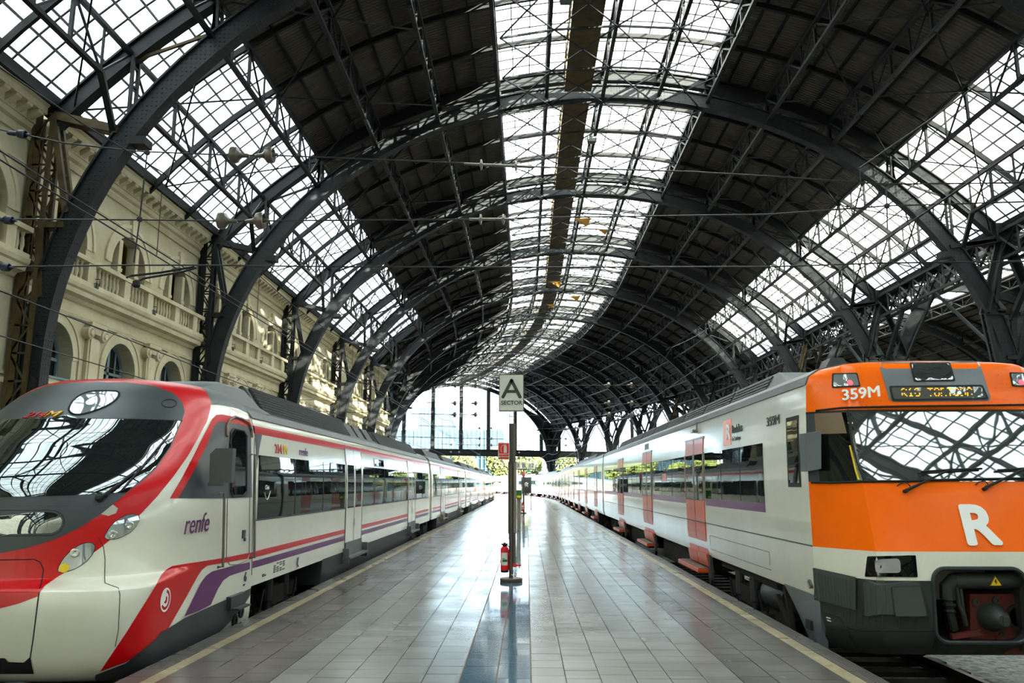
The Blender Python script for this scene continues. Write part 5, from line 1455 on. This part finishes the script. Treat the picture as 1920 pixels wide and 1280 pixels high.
        for k_ in range(4):
            for y0 in [11.2 + 2.05 * i for i in range(9)]:
                z = 2.915 + k_ * .05; xo = -1.16 + .14 * (z - 2.88) / .24
                sl.hexa([tp(y, RX + x, zz) for zz, o_ in ((z, .02), (z + .03, .005)) for y, x in ((y0, xo - o_), (y0 + 1.9, xo - o_), (y0 + 1.9, xo + .05), (y0, xo + .05))])
        sl.obj('louvre', roof_d, U_)
        MB().lathe((4.2, 9.9, 2.97), [(.12, 0), (.10, .06), (.04, .12), (0, .12)], 12).obj('horn_dome', roof_p, RT_, smooth=.6)
        e = MB(); e.prism([(3.9, 10.6, 3.0), (4.35, 10.6, 3.0), (4.22, 10.6, 3.26), (4.05, 10.6, 3.26)], (0, .3, 0)); e.obj('aerial_box', roof_d, RT_)
        MB().lathe((4.62, 9.5, 2.96), [(.04, 0), (.04, .07), (0, .08)], 8).obj('aerial', steel, RT_)
    else:
        u = MB(); u.loft([[tp(y, RX + x, z) for x, z in ((-1.16, 2.9), (-1.02, 3.1), (1.02, 3.1), (1.16, 2.9))] for y in (ya + 6, (ya + yb) / 2, yb - 4)]); u.obj('roof_housing', roof_d, R_)
    if ci + 1 < len(RCARS):
        g = MB(); g1 = RCARS[ci + 1][0]; pr = [(RX + x * .94, z) for x, z in RHALF]; pr = pr + [(2 * RX - x, z) for x, z in reversed(pr[:-1])]
        g.loft([[tp(y, x, z) for x, z in pr] for y in (yb - .02, g1 + .02)]); g.obj('gangway', rubber, RT_)
def rtext(nm, body, y, z, size, m, bold=0., sx=1., align='LEFT'):
    return text(nm, body, (RX - side_x(RHALF, z) - .006, y, z), (0, -1, 0), (.04, 0, 1), size, m, RT_, bold=bold, sx=sx, align=align)
rtext('unit_number', '359M', 10.55, 2.345, .165, ltxt_g, bold=.002, sx=1.5)
e = MB(); side_strip(e, RHALF, RX, -1, 12.40, 12.89, 2.20, 2.60, .006); LG = e.obj('logo_plate', orange_p, RT_)
rtext('logo_letter', 'R', 12.70, 2.30, .31, ltxt_w, bold=.014, sx=1.35)
rtext('lettering', 'Rodalies', 12.33, 2.37, .17, ltxt_g, bold=.003, sx=1.02); rtext('lettering', 'de Catalunya', 12.33, 2.25, .095, ltxt_g, sx=1.0)
# ------------------------------------------------------------------ platform furniture
post_m = mat('post_brown_grey', '5f564c', .45, .2, .5, var=.2, vscale=4)
post_d = mat('post_dark', '403d38', .5, 0, .4)
sign_w = mat('sign_face', 'd3d6c8', .4, 0, .4)
sign_e = mat('sign_lettering', '333833', .5)
sign_red = mat('sign_red', 'e0131a', .4); green_p = mat('green_paint', '0d6b2f', .4)
brass = mat('valve_brass', '9a5a3a', .4, .5)
def stroke(mb, p, q, w, y, t, n=6):
    """flat round-ended bar in the plane facing the viewer side (-y)"""
    a = math.atan2(q[1] - p[1], q[0] - p[0]); pts = []
    for c, s in ((q, -pi / 2), (p, pi / 2)):
        for i in range(n + 1): pts.append((c[0] + w / 2 * cos(a + s + pi * i / n), y, c[1] + w / 2 * sin(a + s + pi * i / n)))
    mb.prism(pts, (0, t, 0))
def sign_post(x, y, letter, label):
    P = thing('sign_post', (x, y, 0), label, 'sign post', 'sector sign posts on the blue strip')
    MB().lathe((x, y, 0), [(.185, 0), (.19, .01), (.19, .05), (.18, .06), (0, .06)], 32).obj('base', mat('post_base', '5b4a3e', .5, var=.2, vscale=8) if 'post_base' not in MATS else MATS['post_base'], P, smooth=.5)
    c = MB(); c.lohi((x - .04, y - .02, .05), (x + .03, y + .08, 2.64)); c.obj('pole', post_d, P)
    c = MB(); c.lohi((x + .03, y - .03, .30), (x + .075, y + .08, 2.64)); c.obj('pole_cladding', post_m, P)
    c = MB(); c.lathe((x - .0, y - .05, .06), [(.024, 0), (.024, 1.86), (.02, 1.88), (0, 1.88)], 12); c.obj('front_tube', post_m, P, smooth=.6)
    c = MB(); c.lohi((x - .055, y - .03, .78), (x - .04, y + .06, 1.98)); c.lohi((x + .075, y - .03, .78), (x + .09, y + .06, 1.98)); c.lohi((x + .045, y - .055, .8), (x + .075, y - .03, 1.97)); c.obj('side_rail', steel, P)
    c = MB()
    for e in (-.035, .04): c.lohi((x + e, y, 2.62), (x + e + .012, y + .03, 2.87))
    for z in (2.70, 2.76, 2.81): c.lohi((x - .03, y + .005, z), (x + .045, y + .025, z + .012))
    c.obj('sign_bracket', steel, P)
    s = MB(); s.lohi((x - .217, y - .02, 2.85), (x + .222, y + .05, 3.50)); S = s.obj('sign_box', post_m, P)
    MB().lohi((x - .202, y - .024, 2.866), (x + .207, y - .02, 3.484)).obj('sign_panel', sign_w, S)
    L = MB(); cx = x + .005
    if letter == 'A':
        stroke(L, (cx - .148, 3.10), (cx, 3.39), .056, y - .029, .005); stroke(L, (cx + .148, 3.10), (cx, 3.39), .056, y - .029, .005); stroke(L, (cx - .10, 3.195), (cx + .10, 3.195), .05, y - .0285, .004)
    else:
        for a, b in (((-.09, 3.10), (-.09, 3.39)), ((-.09, 3.39), (.04, 3.39)), ((.08, 3.33), (.04, 3.39)), ((.08, 3.33), (.04, 3.25)), ((-.09, 3.25), (.05, 3.25)), ((.10, 3.17), (.05, 3.25)), ((.10, 3.17), (.05, 3.10)), ((-.09, 3.10), (.05, 3.10))):
            stroke(L, (cx + a[0], a[1]), (cx + b[0], b[1]), .048, y - .029, .005)
    L.obj('sign_letter', sign_e, S)
    text('sign_word', 'SECTOR', (cx, y - .026, 2.965), (1, 0, 0), (0, 0, 1), .098, sign_e, S, bold=.002, sx=1.02, align='CENTER')
    r = MB(); r.lohi((x + .03, y - .05, .24), (x + .09, y - .02, .30)); r.lohi((x + .06, y - .06, .255), (x + .17, y - .03, .28)); r.lohi((x + .13, y - .06, .22), (x + .145, y - .03, .31)); r.obj('red_hook', sign_red, P)
    r = MB(); r.tube([(x + .0, y - .08, .12), (x + .05, y - .09, .10), (x + .09, y - .06, .12)], .008, 5); r.obj('tie', steel, P)
    return P
def extinguisher(x, y, z, label):
    E = thing('fire_extinguisher', (x, y, z), label, 'fire extinguisher', 'fire extinguishers on the platform')
    MB().lathe((x, y, z), [(.06, 0), (.068, .01), (.068, .035), (.066, .04)], 20).obj('foot_ring', rubber, E, smooth=.5)
    MB().lathe((x, y, z), [(.066, .035), (.07, .04), (.07, .36), (.062, .40), (.035, .425), (.02, .43), (.02, .45), (0, .45)], 24).obj('cylinder', sign_red, E, smooth=.6)
    v = MB(); v.lathe((x, y, z), [(.03, .425), (.035, .44), (.06, .455), (.06, .468), (.02, .47), (0, .47)], 16); v.bar((x - .055, y - .01, z + .46), (x + .055, y - .01, z + .46), .02, .014); v.obj('valve', rubber, E, smooth=.6)
    MB().lathe((x, y, z), [(.016, .468), (.02, .475), (.02, .485), (0, .49)], 12).obj('safety_pin', brass, E)
    lb = MB(); n = 10
    def arc(a0, a1, z0, z1, r): 
        return [[(x + r * sin(a0 + (a1 - a0) * i / n), y - r * cos(a0 + (a1 - a0) * i / n), zz) for i in range(n + 1)] for zz in (z0, z1)]
    lb.loft(arc(-.95, .75, z + .12, z + .325, .0712), wrap=False, caps=False); B = lb.obj('label_sticker', sign_w, E, smooth=True)
    g = MB(); g.loft(arc(-.55, .65, z + .175, z + .215, .0718), wrap=False, caps=False); g.loft(arc(-.55, .1, z + .222, z + .235, .0718), wrap=False, caps=False); g.obj('green_band', green_p, B)
    h = MB(); h.tube([(x + .03, y - .02, z + .44), (x + .075, y, z + .42), (x + .082, y + .01, z + .3), (x + .08, y + .01, z + .12)], .010, 6); h.obj('hose', rubber, E, smooth=True)
    k = MB(); k.lohi((x + .06, y - .01, z + .28), (x + .085, y + .02, z + .32)); k.lohi((x + .06, y - .01, z + .10), (x + .085, y + .02, z + .14)); k.obj('bracket', sign_red, E)
    return E
def ext_sign(x, y, z, label):
    E = thing('extinguisher_sign', (x, y, z), label, 'sign', 'fire extinguisher signs')
    MB().lohi((x - .098, y - .012, z - .145), (x + .098, y, z + .145)).obj('sign_panel', sign_w, E)
    r = MB(); r.lohi((x - .086, y - .016, z - .045), (x + .086, y - .012, z + .133)); r.lohi((x - .086, y - .016, z - .133), (x + .086, y - .012, z - .058)); R = r.obj('red_field', sign_red, E)
    p = MB(); Y = y - .02
    p.prism([(x + .0, Y, z - .03), (x + .05, Y, z - .03), (x + .05, Y, z + .075), (x + .04, Y, z + .092), (x + .01, Y, z + .092), (x, Y, z + .075)], (0, .004, 0))
    p.lohi((x + .018, Y, z + .09), (x + .032, Y + .004, z + .108)); p.lohi((x - .005, Y, z + .104), (x + .045, Y + .004, z + .112))
    p.tube([(x + .015, Y, z + .1), (x - .02, Y, z + .098), (x - .045, Y, z + .07), (x - .05, Y, z + .02), (x - .035, Y, z - .02)], .005, 5)
    p.obj('pictogram', sign_w, E)
    text('lettering', 'EXTINTOR', (x, y - .017, z - .108), (1, 0, 0), (0, 0, 1), .037, sign_w, E, bold=.0008, align='CENTER')
    return E
sign_post(-.268, 13.9, 'A', 'nearest sector sign post with a large letter A on its panel, on a round base')
extinguisher(-.378, 13.88, .15, 'nearer red fire extinguisher hung low on the post of the letter A sign')
ext_sign(-.396, 13.87, 2.165, 'nearer red EXTINTOR sign fixed to the post of the letter A sign')
Q = thing('post', (-.2, 46.2, 0), 'slim beige post far behind the letter A post, carrying the farther extinguisher', 'post')
MB().lohi((-.24, 46.0, 0), (-.14, 46.1, 2.3)).obj('pole', post_m, Q); MB().lathe((-.19, 46.05, 0), [(.16, 0), (.16, .05), (0, .06)], 20).obj('base', post_d, Q)
ext_sign(-.19, 46.0, 2.2, 'farther small red extinguisher sign above the dark info board')
extinguisher(-.25, 45.9, .12, 'farther red fire extinguisher standing behind the letter A post')
# info board on two thin legs
B = thing('info_board', (-.02, 53, 0), 'dark grey info board with a white emblem on two thin steel legs', 'info board')
MB().lohi((-.33, 52.95, 1.05), (.25, 53.05, 2.07)).obj('board', mat('board_grey', '3d4346', .5), B)
e = MB(); e.tube([(-.14, 52.93, 1.55), (-.11, 52.93, 1.66), (-.02, 52.93, 1.68), (.04, 52.93, 1.63), (.08, 52.93, 1.70)], [.03, .06, .09, .06, .02], 8); e.tube([(-.12, 52.93, 1.58), (-.02, 52.93, 1.56), (.05, 52.93, 1.6)], [.04, .07, .04], 8); e.tube([(-.1, 52.93, 1.56), (-.1, 52.93, 1.44)], .025, 6); e.tube([(.04, 52.93, 1.56), (.05, 52.93, 1.44)], .025, 6); e.obj('emblem', ltxt_w, B, smooth=True)
for x in (-.36, .27): MB().lathe((x, 53, 0), [(.06, 0), (.06, .02), (.025, .03), (.025, 2.08), (0, 2.08)], 10).obj('leg', steel, B)
B = thing('green_call_box', (-.31, 29.4, 0), 'green box with a yellow panel on a beige post behind the letter A post', 'call box')
MB().lohi((-.37, 29.35, 0), (-.22, 29.5, 1.12)).obj('post', mat('beige_post', '8d8672', .5), B)
MB().lohi((-.38, 29.28, 1.1), (-.19, 29.48, 1.40)).obj('box', green_p, B); MB().lohi((-.36, 29.26, 1.13), (-.22, 29.28, 1.21)).obj('panel', yellow_p, B)
B = thing('track_number_sign', (.1, 60, 0), 'row of pale panels reading 13, B and 12 over the platform', 'sign')
for x0, x1, t in ((-1.05, -.47, '13'), (-.40, -.05, 'B'), (.04, .60, '12')):
    s = MB().lohi((x0, 60, 2.72), (x1, 60.06, 3.26)).obj('number_panel', sign_w, B)
    text('number', t, ((x0 + x1) / 2, 59.99, 2.86), (1, 0, 0), (0, 0, 1), .40, sign_e, s, bold=.004, align='CENTER')
c = MB(); c.lohi((-.28, 60.02, 0), (-.18, 60.1, 2.75)); c.lohi((-1.1, 60.03, 2.66), (.64, 60.09, 2.72)); c.obj('post', post_d, B)
MB().lohi((.0, 59.98, 2.52), (.3, 60.0, 2.64)).obj('arrow_panel', mat('turquoise', '19b6b0', .5), B)

# ------------------------------------------------------------------ rails, sleepers, ballast
rail_m = mat('rail_steel', '4a4038', .5, .5, .5, var=.3, vscale=6)
for cx, nm, w in ((LX, 'left', 'under the red nosed train'), (RX, 'right', 'under the orange fronted train')):
    T = thing('track', (cx, 6, -.95), 'rail track with dark sleepers %s' % w, 'track', 'platform tracks')
    for e in (-.87, .87):
        r = MB(); pr = [(-.07, -.82), (.07, -.82), (.07, -.80), (.015, -.78), (.015, -.72), (.036, -.71), (.036, -.68), (-.036, -.68), (-.036, -.71), (-.015, -.72), (-.015, -.78), (-.07, -.80)]
        r.loft([[tp(y, cx + e + x, z) for x, z in pr] for y in [-6 + 6 * i for i in range(32)]]); r.obj('rail', rail_m, T)
    slp = MB().lohi((-1.3, -.13, -.1), (1.3, .13, 0)).obj('sleeper', under, None); ok = False
    for i in range(40):
        p = tp(2 + i * .62, cx, -.82)
        if not ok: slp.location = p; par(slp, T); ok = True
        else: copy_of(slp, p, T)
bl = MB()
random.seed(3)
for i in range(9000):
    near = i < 7000
    x = random.uniform(3.4, 9.0) if near else random.uniform(-7.2, -3.6); y = random.uniform(2.5, 9.5) if near else random.uniform(2, 9)
    z = -.86 + random.uniform(-.05, .05) + (.05 if x > 5.6 else 0); r = random.uniform(.022, .05)
    a = [V((random.uniform(-1, 1), random.uniform(-1, 1), random.uniform(-.7, .7))).normalized() * r for _ in range(4)]
    o = V((x, y, z)); top = o + V((random.uniform(-r, r) * .3, random.uniform(-r, r) * .3, r)); bt = o - V((0, 0, r)); t0 = random.uniform(0, 6.28)
    q = [o + V((r * 1.2 * cos(t0 + k * 1.571 + random.uniform(-.3, .3)), r * cos(0) * sin(t0 + k * 1.571) * 1.1, random.uniform(-.3, .3) * r)) for k in range(4)]
    bl.add([top, bt] + q, [(0, 2, 3), (0, 3, 4), (0, 4, 5), (0, 5, 2), (1, 3, 2), (1, 4, 3), (1, 5, 4), (1, 2, 5)])
MB().lohi((2.99, -6, -1.0), (8.2, 60, -.88)).obj('ground_ballast', ballast_m, None, kind='structure')
MB().lohi((-6.75, -6, -1.0), (-3.41, 60, -.88)).obj('ground_ballast', ballast_m, None, kind='structure')
bl.obj('gravel', mat('gravel_grey', '9a9d9a', .9, 0, .2, c2='6a6b68', vscale=14), None, kind='stuff', label='grey track ballast stones beside the rails', category='ballast')
cb = MB()
for j in range(4): cb.tube([(5.9 + .35 * cos(t * .5 + j) * (1 + .1 * j), 7.8 + .2 * sin(t * .5 + j), -.74 + .03 * j + .04 * sin(t)) for t in range(14)], .018, 5)
cb.tube([(4.2 + .15 * t, 7.7 + .05 * sin(t), -.76) for t in range(12)], .016, 5)
props(cb.obj('cable_coil', rubber, None, smooth=True), dict(label='loose black cable coiled on the gravel beside the orange train', category='cable'))

# ------------------------------------------------------------------ overhead line
wire_m = mat('wire_dark', '26282a', .5, .3); ins_m = mat('insulator_brown', '5a5348', .3, 0, .6, coat=.5); ins_b = mat('insulator_blue', '2a3345', .4, 0, .4, coat=.1)
def bell(mb, p, d, r=.115, mi=0):
    mb.lathe(p, [(.02, -.16), (.03, -.13), (.035, -.06), (r * .5, -.03), (r * .92, .0), (r, .05), (r * .97, .09), (r * .8, .10), (r * .7, .06), (r * .3, .07), (.02, .16)], 18, axis=d, mi=mi)
def wirepts(px, Y): return [at_y(x, y, Y) for x, y in px]
def cross_span(Y, lab, full):
    S = thing('cross_span', (0, Y, 6.0), lab, 'overhead wire', 'cross spans of the overhead line')
    if full:
        rows = [[(-40, 238), (0, 243), (120, 268), (250, 283), (360, 288), (442, 291), (505, 291), (640, 296), (900, 307), (985, 312), (1300, 322), (1440, 330), (1660, 345), (1990, 342)],
                [(-40, 409), (0, 411), (260, 412), (415, 414), (490, 414), (640, 413), (905, 411), (1000, 408), (1440, 402), (1660, 386), (1990, 376)],
                [(-40, 499), (0, 500), (100, 499), (250, 497), (375, 497), (640, 500), (960, 501), (1440, 500), (1660, 493), (1990, 489)]]
        for r in rows:
            P = wirepts(r, Y); w = MB(); w.tube(P, .011, 5); w.obj('wire', wire_m, S)
        for x, y, d in ((446, 291, -1), (500, 291, 1), (423, 414, -1), (482, 414, 1)):
            b = MB(); bell(b, at_y(x, y, Y), (d, 0, .05)); b.obj('insulator', ins_m, S, smooth=.6)
        for x, y in ((35, 251), (10, 412), (4, 500)):
            b = MB(); bell(b, at_y(x, y, Y), (1, 0, -.1), .06); b.obj('insulator', ins_b, S, smooth=.6)
        for xa, ya, xb, yb in ((870, 307, 1000, 313), (880, 411, 965, 411)):
            b = MB(); a, c = at_y(xa, ya, Y), at_y(xb, yb, Y); b.tube([a, a.lerp(c, .5), c], .022, 8)
            for t in (.25, .75): b.lathe(a.lerp(c, t), [(.02, -.02), (.07, -.01), (.07, .01), (.02, .02)], 12, axis=(1, 0, 0))
            b.obj('rod_insulator', steel, S, smooth=.5)
        h = MB()
        for x0, y0, x1, y1, x2, y2 in ((276, 286, 262, 411, 251, 492), (1661, 345, 1663, 386, 1664, 430)):
            h.tube(wirepts([(x0, y0), (x1, y1), (x2, y2)], Y), .01, 5)
            for x, y in ((x0, y0), (x1, y1)): h.lathe(at_y(x, y, Y), [(.0, -.03), (.035, -.02), (.04, 0), (.035, .02), (0, .03)], 10, axis=(0, 1, 0))
            h.obj('dropper', wire_m, S); h = MB()
        a = MB()
        a.tube([at_y(238, 520, Y), at_y(245, 517, Y + .1), at_y(300, 511, Y + .2), at_y(365, 500, Y + .3)], .015, 8)
        a.tube([at_y(255, 536, Y), at_y(258, 528, Y), at_y(268, 522, Y + .05), at_y(340, 510, Y + .2), at_y(368, 502, Y + .3)], .015, 8)
        a.lathe(at_y(256, 532, Y), [(.03, -.05), (.05, -.03), (.05, .03), (.03, .05)], 10); a.obj('steady_arm', rubber, S, smooth=True)
    else:
        w = MB()
        for z in (6.3, 5.4, 4.85):
            w.tube([rp(Y, -14.1 + 28.2 * t / 8, z + .25 * (t / 4 - 1) ** 2) for t in range(9)], .012, 5)
        w.obj('wire', wire_m, S); b = MB()
        for z in (6.32, 5.45, 4.9):
            for x in (-6.4, -5.4): bell(b, rp(Y, x, z), (1, 0, 0), .12)
            for x in (1.0, 2.1): bell(b, rp(Y, x, z), (1, 0, 0), .12)
        b.obj('insulators', ins_m, S, smooth=.6, kind='stuff')
cross_span(10.3, 'nearest cross span of thin wires with paired brown insulators, high above both trains', True)
for Y, n in ((38.4, 'second'), (68.9, 'third'), (99.2, 'farthest')):
    cross_span(Y, '%s cross span of overhead wires, hung between the arches farther down the hall' % n, False)
for cx, nm in ((LX, 'red nosed'), (RX, 'orange fronted')):
    S = thing('contact_line', (cx, 8, 5), 'sagging overhead contact line above the %s train' % nm, 'overhead wire', 'contact lines over the tracks')
    w = MB(); ss = [-10 + 2.03 * i for i in range(64)]
    for z, sag in ((4.62, .0), (4.66, .0)): w.tube([tp(y, cx + (.0 if z < 4.65 else .07), z) for y in ss[::4]], .011, 4)
    ms = [(y, 5.35 + .45 * ((((y - 10.3) % 14.05) / 7.02) - 1) ** 2) for y in ss]
    w.tube([tp(y, cx, z) for y, z in ms], .011, 4); w.obj('wire', wire_m, S)
    d = MB()
    for y, z in ms[::2]: d.rod(tp(y, cx, 4.63), tp(y, cx, z), .006)
    d.obj('dropper', wire_m, S)
    if cx > 0: continue
    f = MB(); f.tube([tp(y, cx - 2.6, 4.35 - .15 * sin((y - 10) / 28 * pi) ** 2) for y in ss[::2]], .012, 4); f.tube([tp(y, cx - 2.9, 3.8 - .15 * sin((y - 10) / 28 * pi) ** 2) for y in ss[::2]], .010, 4); f.obj('feeder_wire', wire_m, S)
# cloth scraps caught in the bracing
tan_m = mat('tan_cloth', 'b98a3a', .8)
for i, (x, y, w, Y) in enumerate(((1083, 152, 34, 27.5), (1092, 411, 36, 40.), (1131, 430, 22, 40.), (1042, 529, 24, 51.), (1078, 556, 22, 53.), (1032, 571, 16, 55.))):
    p = at_y(x, y, Y); k_ = w / FPX * (Y / 1.9)
    mb = MB().add([p + V((-k_, 0, .1 * k_)), p + V((k_, .3, .35 * k_)), p + V((.5 * k_, .5, -.5 * k_)), p + V((-.1 * k_, .2, -.1 * k_))], [(0, 1, 3), (1, 2, 3), (0, 3, 2)])
    props(mb.obj('cloth_scrap', tan_m, None), dict(label='%s tan cloth scrap from the near end, caught in the bracing under the skylight' % ['first', 'second', 'third', 'fourth', 'fifth', 'sixth'][i], category='cloth scrap', group='cloth scraps in the roof'))
# floodlights
lamp_b = mat('floodlight_body', '3a3b38', .5)
def flood(p, aim, label, grp, s=1.):
    F = thing('floodlight', p, label, 'floodlight', grp); p = V(p)
    b = MB(); b.prism([p + V(q) * s for q in ((-.16, -.10, -.08), (.16, -.10, -.08), (.13, .10, -.08), (-.13, .10, -.08))], V((0, 0, .18)) * s); b.obj('body', lamp_b, F)
    y = MB(); y.tube([p + V(q) * s for q in ((-.19, 0, .0), (-.19, 0, .26), (.19, 0, .26), (.19, 0, .0))], .018 * s, 5); y.obj('yoke', lamp_b, F)
    MB().lohi(p + V((-.12, -.104, -.06)) * s, p + V((.12, -.1, .08)) * s).obj('lens', lampglass, F)
for s, x, ds in ((21.6, -1.7, 'left side of the walkway, third bay from the rear'), (20.6, -1.75, 'left edge of the walkway above the first arch'), (21.2, -.15, 'right edge of the walkway above the first arch'), (31.5, -.15, 'right edge of the walkway past the second arch')):
    flood(rp(s, x, 15.75), 0, 'dark floodlight hung at the %s' % ds, 'floodlights on the roof walkway', 1.25)
nfl = 0
for k in range(0, 5):
    for q in (-1.69, 1.69):
        w = ['first', 'second', 'third', 'fourth', 'fifth', 'sixth', 'seventh', 'eighth', 'ninth', 'tenth'][nfl]; nfl += 1
        flood((FX + .36, (arch_s(k) + arch_s(k + 1)) / 2 + q - .75, 6.85), 0, '%s small dark floodlight from the near end along the stone balcony ledge' % w, 'floodlights on the balcony', .75)

# ------------------------------------------------------------------ outside, past the end screens
leaf_m = mat('sunlit_leaves', '565c2a', .7, 0, .2, c2='2f3b18', vscale=.6); bark = mat('bark', '5a4a3a', .9)
def tree(x, y, h, r, label):
    T = thing('tree', (x, y, -.9), label, 'tree', 'trees beyond the end screen')
    t = MB(); t.tube([(x, y, -.95), (x + .2, y, h * .4), (x, y + .2, h * .7)], [.3, .22, .1], 8)
    for i in range(5): a = i * 1.3; t.tube([(x + .15, y, h * .4), (x + r * .6 * cos(a), y + r * .6 * sin(a), h * .7)], [.12, .04], 5)
    t.obj('trunk', bark, T)
    c = MB()
    for i in range(900):
        u = V((random.gauss(0, 1), random.gauss(0, 1), random.gauss(0, 1))).normalized() * random.uniform(.55, 1) ** .6
        p = V((x + u.x * r, y + u.y * r, h * .66 + u.z * h * .34)); a = V((random.gauss(0, 1), random.gauss(0, 1), random.gauss(0, 1))).normalized() * .42; b = a.orthogonal().normalized() * .3
        c.add([p - a, p + b, p + a, p - b], [(0, 1, 2, 3)])
    c.obj('crown', leaf_m, T)
random.seed(11)
TW = ['leftmost', 'second', 'third', 'fourth', 'fifth', 'sixth', 'seventh', 'eighth', 'ninth', 'tenth', 'eleventh', 'rightmost']
for i in range(12):
    tree(-36 + 7.4 * i + random.uniform(-1, 1), 182 + random.uniform(-6, 10) + abs(i - 5) * 1.5, random.uniform(7.0, 10.5), random.uniform(2.8, 3.5), '%s yellow green tree of the row outside beyond the end screen' % TW[i])
fac = mat('pale_blue_cladding', (.010, .022, .030), 1, 0, 0); fac2 = mat('pale_fin', (.022, .034, .040), 1, 0, 0)
Bd = thing('office_building', (-40, 260, 0), 'pale blue office building with upright fins outside the end screen', 'building')
MB().lohi((-52, 260, -1), (-8, 280, 19)).obj('main_block', fac, Bd); MB().lohi((-36, 266, -1), (-25, 284, 27)).obj('tower', fac2, Bd)
fin = MB().lohi((-.3, -.5, 0), (.3, 0, 18)).obj('fin', fac2, None); ok = False
for i in range(32):
    p = (-51 + i * 1.35, 260, .6)
    if not ok: fin.location = p; par(fin, Bd); ok = True
    else: copy_of(fin, p, Bd)
wn = MB()
for i in range(5): wn.lohi((-51.5, 259.8, 3.4 + i * 3.1), (-8.5, 259.95, 3.7 + i * 3.1))
wn.obj('floor_line', fac2, Bd)
MB().lohi((-90, 205, -.95), (60, 205.4, 1.6)).obj('wall_outside', stone, None, kind='structure')
